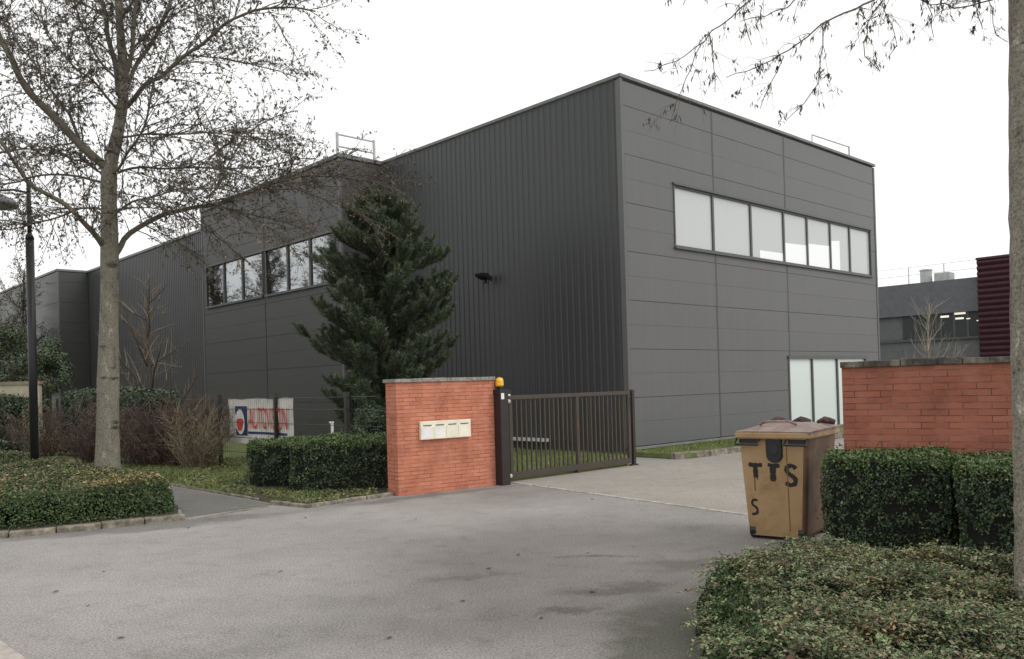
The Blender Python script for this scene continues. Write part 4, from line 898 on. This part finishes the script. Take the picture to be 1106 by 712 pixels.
# --- right tree (trunk at frame edge, twigs across the top)
t2b = at(1118, 645, 5.1)*[1, 1, 0]+np.array([0, 0, .1])
tree2 = empty('alder_tree', tuple(t2b), 0, 'rough barked tree trunk cut off by the right edge, catkin twigs hanging above', 'tree')
org2 = np.array(tree2.location)
tr = px([(1126, 690), (1125, 640), (1124, 560), (1121, 450), (1118, 300), (1116, 150), (1116, 0), (1112, -120), (1110, -300), (1108, -500)], 5.1)
r2 = np.array([.16, .145, .138, .136, .135, .13, .128, .125, .1, .05])*1.0
sp = smoothpath(tr, 3); rs = np.interp(np.linspace(0, 1, len(sp)), np.linspace(0, 1, len(r2)), r2); rs = rs*(1+.018*np.sin(np.arange(len(rs))*2.3)+.012*rng.normal(size=len(rs)))
g = Geo(); g.tube(sp-org2, rs, 22); g.build('trunk', M_['bark2'], tree2, smooth=True)
RT = Tree(3)
ent = [
 ([(1110, -130), (1020, -170), (930, -110), (860, -50), (811, 0), (768, 35), (738, 65), (695, 77)], .4, .012),
 ([(1110, -90), (1040, -90), (990, -30), (945, 0), (888, 23), (845, 62), (784, 85)], -.3, .011),
 ([(888, 23), (888, 58), (882, 96), (851, 129)], .1, .004),
 ([(1110, -40), (1085, -5), (1065, 4), (1015, 8), (990, -2), (960, -20)], .1, .006),
 ([(768, 35), (770, 60), (772, 98)], .0, .003),
 ([(757, 48), (740, 85), (722, 135)], .1, .003),
 ([(945, -10), (965, 20), (968, 48), (960, 62)], .1, .003),
 ([(985, -30), (1005, 10), (1010, 42)], .1, .003),
 ([(845, 62), (835, 85), (822, 118)], .05, .003),
 ([(760, -40), (745, -15), (737, 5)], .2, .004),
 ([(1000, -60), (975, -20), (940, 15), (930, 60), (950, 78)], -.2, .006),
 ([(900, -80), (870, -20), (850, 10), (800, 22)], .3, .006),
 ([(1060, -40), (1075, 30), (1088, 45)], .0, .003),
 ([(820, -40), (800, 10), (812, 50)], -.1, .003),
 ([(1090, -60), (1040, -40), (1050, 5), (1060, 28)], -.2, .003),
]
cfgR = [dict(per_m=14, ang=(.4, 1.3), len=(.12, .55), wob=.24, grav=-.16, seg=6, r=.0026, sides=3), dict(per_m=13, ang=(.4, 1.1), len=(.04, .14), wob=.3, grav=-.3, seg=3, r=.0016, sides=3, leaf=2)]
g = Geo()
for pts, dd, r0 in ent:
    P = smoothpath(px(pts, 5.1, dd), 1); P = resample(P, .07); P = P+rng.normal(0, .007, P.shape); g.tube(P-org2, np.linspace(r0, .0022, len(P)), 5, False); spawn(RT, P-org2, r0, .002, 0, cfgR, .25)
RT.tw.v += g.v; RT.tw.f += [[i+RT.tw.n for i in q] for q in g.f]; RT.tw.mi += g.mi; RT.tw.n += g.n
RT.tw.build('branches', M_['twig'], tree2)
Pk = np.concatenate(RT.P); Pk = Pk[rng.uniform(0, 1, len(Pk)) < .75]; print('pk', len(Pk)); g = Geo()
for _ in range(3): catkins(g, Pk+rng.normal(0, .009, Pk.shape), .038, .17, 0, 2.2)
sel = Pk[rng.integers(0, len(Pk), 60)]
a = np.linspace(0, 2*PI, 6, endpoint=False)
for p in sel: g.tube([p+[0, 0, .009], p+[0, 0, .004], p-[0, 0, .006], p-[0, 0, .011]], [.002, .0075, .0075, .002], 6)
g.build('catkins', M_['catkin'], tree2)
# --- pine
pp = at(418, 470, 19.6)*[1, 1, 0]
pine = empty('pine_tree', tuple(pp), 0, 'bushy dark green pine in front of the ribbed wall, behind the orange brick wall', 'tree')
g = Geo(); g.tube([(0, 0, 0), (.03, 0, 1.5), (-.05, 0, 3), (0, 0, 4.5), (.05, 0, 5.7)], [.14, .12, .09, .055, .015], 10); g.build('trunk', M_['barkd'], pine, smooth=True)
gb_ = Geo(); NP = []; ND = []
def shoot(p, d, l):
    path = [p]; dd = d/np.linalg.norm(d)
    for i in range(5): dd = dd+np.array([0, 0, .16])+rvec(1)[0]*.07; dd /= np.linalg.norm(dd); path.append(path[-1]+dd*l/5)
    path = np.array(path); gb_.tube(path, np.linspace(.011, .005, 6), 3, False)
    k = int(l*430); t = rng.uniform(.12, 1.0, k)*5; i0 = np.clip(t.astype(int), 0, 4); fr = (t-i0)[:, None]
    q = path[i0]*(1-fr)+path[i0+1]*fr; tdir = (path[i0+1]-path[i0]); tdir /= np.linalg.norm(tdir, axis=1)[:, None]
    NP.append(q); ND.append(tdir)
def crown_r(z):  # silhouette radius
    return float(np.interp(z, [.3, .9, 1.6, 2.4, 3.2, 4.0, 4.9, 5.6, 6.1], [.8, 1.3, 1.75, 1.92, 1.95, 1.75, 1.35, .85, .3]))
z = .45
while z < 5.85:
    nb_ = int(rng.integers(4, 7)); a0 = rng.uniform(0, 6)
    for k in range(nb_):
        a = a0+k*2*PI/nb_+rng.uniform(-.35, .35); R = crown_r(z+.35)*rng.uniform(.7, 1.12)
        if abs(math.cos(a)) > .8 and math.cos(a) < 0: R *= 1.08
        el_ = rng.uniform(.12, .42); d = np.array([math.cos(a)*math.cos(el_), math.sin(a)*math.cos(el_), math.sin(el_)*.7]); p = np.array([0, 0, z+rng.uniform(-.12, .12)]); l = R*.8; path = [p]; dd = d.copy()
        for i in range(6): dd = dd+rvec(1)[0]*.07+np.array([0, 0, .05]); dd /= np.linalg.norm(dd); path.append(path[-1]+dd*l/6)
        path = np.array(path); gb_.tube(path, np.linspace(.028, .01, 7), 4, False)
        for i in range(1, 7):
            for s in range(3):
                q = perp(dd); q[2] = abs(q[2])*.7; d2 = dd*.9+q*rng.uniform(.5, 1.1); shoot(path[i]-dd*rng.uniform(0, .15), d2, rng.uniform(.25, .48)*(1 if i > 2 else .8))
        shoot(path[-1], dd, rng.uniform(.35, .5))
    z += .22
shoot(np.array([.05, 0, 5.6]), np.array([0, 0, 1.0]), .45)
gb_.build('branches', M_['barkd'], pine)
q = np.concatenate(NP); td = np.concatenate(ND); n = len(q); r = rvec(n); r = r-(r*td).sum(1)[:, None]*td; r /= np.linalg.norm(r, axis=1)[:, None]; D = td*.62+r*.78
sz = rng.uniform(.075, .125, n)[:, None]; w = np.cross(D, rvec(n)); w /= np.linalg.norm(w, axis=1)[:, None]; w *= .0055
g = Geo(); g.addq(np.stack([q-w, q+w, q+D*sz+w*.3, q+D*sz-w*.3], 1), 4); g.build('needles', M_['needle'], pine)
print('pine needles', n)
# --- generic bare trees and shrubs
def bare(name, loc, h, r, spread, label, mat, cfg, nl=9, cat='tree', group=None, catk=None, seed=0, twmat=None):
    root = empty(name, loc, 0, label, cat, group); T = Tree(0); g = Geo(); P = np.array([(0, 0, 0), (.03*h*.1, 0, h*.3), (-.02*h, .01*h, h*.6), (.01*h, 0, h)]); P = smoothpath(P, 2)
    g.tube(P, np.linspace(r, r*.15, len(P)), 7)
    for k in range(nl):
        t = .22+.7*k/nl; i = int(t*(len(P)-1)); a = k*2.4+rng.uniform(-.4, .4); el_ = rng.uniform(.5, .95); d = np.array([math.cos(a)*math.cos(el_), math.sin(a)*math.cos(el_), math.sin(el_)])
        L_ = spread*(1.15-t)*rng.uniform(.8, 1.2); p = T.path(P[i], d, L_, .12, .03, 7); g.tube(p, np.linspace(r*.42*(1.2-t), r*.08, len(p)), 5); spawn(T, p, r*.3, r*.08, 0, cfg)
    spawn(T, P, r*.5, r*.1, 0, cfg, .5)
    g.build('trunk', mat, root, smooth=True); T.tw.build('crown', twmat or mat, root)
    if catk: g = Geo(); catkins(g, np.concatenate(T.P), catk, .4); g.build('catkins', M_['catkin'], root)
    return root
cfgB = [dict(per_m=3.5, ang=(.5, 1.0), len=(.5, 1.2), wob=.15, grav=.0, seg=5, r=.012, sides=4), dict(per_m=4, ang=(.4, .9), len=(.2, .5), wob=.18, grav=0, seg=3, r=.006, sides=3, leaf=2)]
p = at(163, 440, 24)*[1, 1, 0]; bare('bare_tree', tuple(p), 5.0, .12, 2.6, 'small leafless tree behind the hedge row, right of the tall pale trunk', M_['barkd'], cfgB, 15, twmat=M_['tantwig'])
p = at(1005, 400, 32)*[1, 1, 0]; bare('bare_tree', tuple(p), 4.3, .07, 2.3, 'pale leafless young tree sticking up above the red brick wall', flat('pale_bark', (.3, .27, .21), .9), [dict(per_m=3.6, ang=(.4, .8), len=(.6, 1.3), wob=.1, grav=.06, seg=4, r=.013, sides=4), dict(per_m=3.5, ang=(.3, .7), len=(.2, .5), wob=.12, grav=.04, seg=3, r=.009, sides=3, leaf=1)], 19)
p = at(28, 440, 46)*[1, 1, 0]; bare('bare_tree', tuple(p), 8.5, .15, 4.5, 'distant leafless tree behind the lamp post at far left', M_['barkd'], [dict(per_m=6, ang=(.5, 1.0), len=(.7, 1.8), wob=.15, grav=.0, seg=5, r=.02, sides=3), dict(per_m=6, ang=(.4, .9), len=(.3, .8), wob=.18, grav=0, seg=3, r=.012, sides=3, leaf=4)], 16, catk=.1)
for (x, y, h, sp, lb) in ((-22.5, 33, 9, 3.6, 'leafless tree beyond the left edge, its crown reflected in the wing windows'), (-27, 40, 11, 4.4, 'tallest leafless tree far beyond the left hedge'), (-22, 29.5, 9.5, 4.2, 'leafless tree just outside the left edge beside the tallest one'), (-25, 37, 10.5, 4.6, 'leafless tree behind the left hedge and cream wall, near the left edge')):
    bare('bare_tree', (x, y, 0), h, .16, sp, lb, M_['barkd'], [dict(per_m=7, ang=(.5, 1.0), len=(.7, 1.8), wob=.15, grav=.0, seg=5, r=.022, sides=3), dict(per_m=7, ang=(.4, .9), len=(.3, .8), wob=.18, grav=0, seg=3, r=.012, sides=3, leaf=5)], 20, group=None, catk=.1)
def shrub(loc, h, w, n, label, mat, group='leafless shrubs in front of the wire fence', name='bare_shrub', tw=.006):
    g = Geo()
    for k in range(n):
        a = rng.uniform(0, 2*PI); rr = rng.uniform(0, .25)*w; p = np.array([math.cos(a)*rr, math.sin(a)*rr, 0]); ln = h*rng.uniform(.6, 1.08); sp_ = rng.uniform(.02, .9)*w/h
        d = np.array([math.cos(a)*sp_, math.sin(a)*sp_, 1]); T = Tree(0); pa = T.path(p, d, ln, .13, .01, 7); g.tube(pa, np.linspace(tw*1.5, tw*.4, 8), 3, False)
        for i in range(2, 8):
            for _ in range(3):
                d2 = (pa[min(i, 7)]-pa[i-1]); d2 = d2/np.linalg.norm(d2)+rvec(1)[0]*.95; pb = T.path(pa[i-1], d2, ln*rng.uniform(.12, .32), .22, 0, 3); g.tube(pb, np.linspace(tw*.8, tw*.35, 4), 3, False)
    o = g.build(name, mat, None, loc); tag(o, label, 'shrub', group); return o
shrub(tuple(at(182, 503, 19.0)*[1, 1, 0]), 1.62, 1.5, 85, 'dense reddish leafless shrub beside the green bush right of the tall trunk', M_['redtwig'])
shrub(tuple(at(205, 503, 19.3)*[1, 1, 0]), 1.7, 1.4, 75, 'dark red stemmed leafless shrub behind the tan stemmed one', M_['redtwig'])
shrub(tuple(at(214, 505, 18.3)*[1, 1, 0]), 1.45, 1.2, 70, 'tan stemmed leafless shrub just left of the banner', M_['tantwig'])
shrub(tuple(at(52, 500, 23.5)*[1, 1, 0]), 1.5, 1.9, 90, 'brown leafless shrub right of the lamp post', M_['redtwig'])
shrub(tuple(at(100, 500, 20.6)*[1, 1, 0]), 1.55, 1.3, 80, 'leafless shrub just left of the tall pale trunk', M_['redtwig'])
shrub(tuple(at(158, 500, 19.2)*[1, 1, 0]), 1.45, 1.3, 80, 'leafless shrub against the green bush right of the tall trunk', M_['redtwig'])
im = (M_['ivy'], M_['hcore'], M_['ivy'])
hz_ = math.atan2(.70, -.71)+PI
hedge('hedge', 0, 5.9, 0, 1.1, 1.66, tuple(at(-62, 500, 29.0)*[1, 1, 0]), hz_, 1100, .07, 'dark evergreen hedge left of the lamp post below the cream wall', mats=im, lump=.08)
hedge('ivy_bush', 0, 2.1, 0, 1.0, 1.74, tuple(at(68, 500, 23.2)*[1, 1, 0]), hz_, 1300, .06, 'ivy covered bush between lamp post and tall trunk', 'bush', mats=im, lump=.1)
hedge('ivy_bush', 0, 1.5, 0, .9, 1.72, tuple(at(128, 500, 20.6)*[1, 1, 0]), hz_, 1500, .055, 'green leafy bush just right of the tall pale trunk', 'bush', mats=im, lump=.1)
# --- shrub beside the wall at the pine foot
hedge('bush', 0, 1.0, 0, .9, 1.2, tuple(at(384, 500, 16.5)*[1, 1, 0]), .1, 1500, .05, 'loose dark green bush between wire fence and orange brick wall', 'bush', mats=im, lump=.14)
# --- far evergreens
def evergreen(loc, h, w, label, n=15000, sz=.1):
    root = empty('evergreen_tree', loc, 0, label, 'tree', 'evergreen trees beyond the hedge')
    g = Geo(); g.tube([(0, 0, 0), (.05, 0, h*.5), (0, .05, h*.9)], [.14, .1, .03], 7); g.build('trunk', M_['barkd'], root)
    g = Geo(); k = 46; cz = rng.uniform(.12, 1, k)*h; rr = w*np.interp(cz/h, [0, .3, .7, 1], [.75, 1, .7, .12]); a = rng.uniform(0, 2*PI, k); q = rng.uniform(.3, 1, k)**.5
    cen = np.stack([np.cos(a)*rr*q, np.sin(a)*rr*q, cz], 1); i = rng.integers(0, k, n); off = rvec(n)*(rng.uniform(.2, 1, (n, 1))**.5)*w*.33; leaves(g, cen[i]+off, off/np.linalg.norm(off, axis=1)[:, None]+[0, 0, .4], sz, .5, .6)
    g.build('crown', M_['needle'], root)
evergreen(tuple(at(12, 440, 36)*[1, 1, 0]), 4.6, 1.5, 'dark evergreen tree at the left edge above the cream wall')
evergreen(tuple(at(52, 440, 36)*[1, 1, 0]), 4.0, 1.2, 'dark evergreen tree just right of the lamp post')
evergreen(tuple(at(-28, 440, 40)*[1, 1, 0]), 6.0, 1.8, 'taller dark evergreen tree cut off by the left edge')
# --- cream wall
cw = empty('garden_wall', tuple(at(-120, 430, 33)*[1, 1, 0]), math.radians(2), 'low cream rendered wall behind the hedge at far left', 'wall')
g = Geo(); g.box((0, 0, 0), (5.75, .2, 2.2)); g.build('render', noisemat('cream_render', [(.3, (.4, .36, .27)), (.6, (.52, .47, .36))], 2, 6), cw)
g = Geo(); g.box((-.03, -.05, 2.2), (5.8, .25, 2.33)); g.build('coping', flat('tan_coping', (.28, .23, .18)), cw)
# ------------------------------------------------------------------ lamp post
lp = at(37.5, 495, 16.3); lp[2] = 0
lamp = empty('street_lamp', tuple(lp), 0, 'tall black street lamp with round hat-shaped head in the left ground cover', 'street lamp')
lc = Matrix.Rotation(0, 3, 'Z')
zt = at(37, 258, 16.3)[2]; za = at(37, 196, 16.3)[2]
g = Geo(); g.tube([(0, 0, 0), (0, 0, zt)], .076, 14); g.tube([(0, 0, zt), (0, 0, zt+.12)], [.085, .04], 14); g.build('pole', M_['dark'], lamp, smooth=True)
g = Geo(); g.tube([(0, 0, zt+.1), (0, 0, za)], .04, 10); g.tube([(0, 0, za-.22), (-.3, 0, za-.15), (-.66, 0, za-.16)], .022, 8); g.build('upper_pole', M_['dark'], lamp, smooth=True)
g = Geo(); prof = [(-.2, .0), (-.2, .40), (-.17, .43), (-.13, .42), (-.05, .33), (.02, .2), (.06, .1), (.12, .07), (.14, .0)]; N_ = 24; cx = -.68
for (z0_, r0_), (z1_, r1_) in zip(prof[:-1], prof[1:]):
    a = np.arange(N_)*2*PI/N_
    g.add([(cx+r0_*math.cos(t), r0_*math.sin(t), za-.26+z0_) for t in a]+[(cx+r1_*math.cos(t), r1_*math.sin(t), za-.26+z1_) for t in a], [(i, (i+1) % N_, N_+(i+1) % N_, N_+i) for i in range(N_)])
g.build('lamp_head', flat('grey_lamp_metal', (.2, .21, .22), .5), lamp, smooth=True)
# ------------------------------------------------------------------ small things on the lawn
g = Geo(); g.box((-.16, 2.45, .25), (-.07, 4.15, .33)); tag(g.build('base_pipe', M_['white'], bld), 'white horizontal pipe at the foot of the ribbed wall')
s0 = at(359, 468, 16.2); sk = Geo(); sk.box((-.022, -.022, 0), (.022, .022, at(359, 457, 16.2)[2])); sk.box((-.05, -.03, at(359, 457, 16.2)[2]), (.03, .03, at(359, 456, 16.2)[2]+.01))
tag(sk.build('marker_post', M_['white'], None, (s0[0], s0[1], 0)), 'short white marker post just above the left hedge', 'post')
# ------------------------------------------------------------------ far building on the right
D1 = 50.0; fa = at(920, 400, D1)*[1, 1, 0]; 
fb = empty('industrial_building', tuple(fa), math.atan2(-vv[1], -vv[0]), 'distant grey industrial building with a maroon ribbed block, seen right of the main building', 'building')
def fpl(pxx, pyy):   # local (x,z) on the far facade
    d = Fw+Rw*(pxx-553)/F_+Uw*(CY-pyy)/F_; o_ = np.array([0, 0, H0]); t = ((fa-o_)@uv)/(d@uv); p = o_+d*t; return float((p-fa)@(-vv)), float(p[2])
x943, ztop = fpl(943, 311); x1059, zt2 = fpl(1059, 301); zf = fpl(1000, 340)[1]; zs = fpl(1000, 366)[1]
g = Geo(); g.box((-4, .1, 0), (x1059, 14, ztop-.3)); g.build('wall', flat('far_panel', (.12, .125, .13)), fb)
g = Geo(); g.box((-4, -.15, zf), (x1059-.02, .1, ztop)); g.build('fascia', flat('far_fascia', (.115, .122, .13)), fb)
g = Geo(); x0_ = fpl(975, 350)[0]; g.box((x0_, .0, zs), (x1059-.05, .09, zf)); wn_ = g.build('window', glassmat('dark_glass', (.055, .06, .062), .1, 0), fb)
g = Geo()
for i in range(1, 6): xx = x0_+(x1059-x0_)*i/6; g.box((xx-.05, -.03, zs), (xx+.05, .0-.002, zf))
g.build('mullion', M_['frame'], wn_)
em, n_, b_ = newmat('ceiling_lamp_light'); b_.inputs['Emission Color'].default_value = (1, .85, .65, 1); b_.inputs['Emission Strength'].default_value = .7
for (a, b, c, d) in ((1016, 1025, 341, 343.2), (1031, 1043, 337.6, 339.6), (1032, 1041, 343, 345), (1044, 1048, 343.4, 345), (1055, 1059, 345.5, 347)):
    xa, z1_ = fpl(a, c); xb, z0_ = fpl(b, d); g = Geo(); g.box((xa, -.035, z0_+.02), (xb, -.005, z1_-.02)); g.build('ceiling_lamp', em, wn_)
g = Geo(); g.box((-4, -.06, zs-.12), (x1059, .0, zs)); g.box((-4, -.06, zs-1.75), (x1059, .0, zs-1.68)); g.build('sill_band', M_['frame'], fb)
xr0, zr = fpl(1059, 285); g = Geo(); z = 0; prof = []
while z < zr-.1:
    g.add([(xr0, -.5, z), (xr0+9, -.5, z), (xr0+9, -.62, z+.14), (xr0, -.62, z+.14), (xr0+9, -.62, z+.24), (xr0, -.62, z+.24), (xr0+9, -.5, z+.3), (xr0, -.5, z+.3)], [(0, 1, 2, 3), (3, 2, 4, 5), (5, 4, 6, 7)]); z += .3
g.box((xr0, -.5+.01, 0), (xr0+9, 8, z)); g.box((xr0-.03, -.64, z), (xr0+9, 8, z+.12)); g.build('maroon_block', flat('maroon_sheet', (.05, .017, .026), .5), fb)
g = Geo()
for zz in (.55, 1.0): g.tube([(-3, .6, ztop+zz), (x1059, .6, ztop+zz)], .013, 5)
xx = -2.5
while xx < x1059: g.tube([(xx, .6, ztop-.4), (xx, .6, ztop+1.0)], .03, 5); xx += 1.9
g.build('roof_railing', M_['galv'], fb)
vx0, vz = fpl(984, 294); vx1 = fpl(998, 294)[0]; g = Geo()
cxv = (vx0+vx1)/2; g.tube([(cxv, 1.2, ztop-.3), (cxv, 1.2, vz+.1)], (vx1-vx0)*.45, 16); g.tube([(cxv, 1.2, vz+.1), (cxv, 1.2, vz+.18)], (vx1-vx0)*.5, 16); g.box((cxv+.5, 1.0, ztop-.3), (cxv+1.3, 1.8, vz-.1)); g.build('roof_vent', M_['galv'], fb)
print('objects', len(bpy.data.objects))
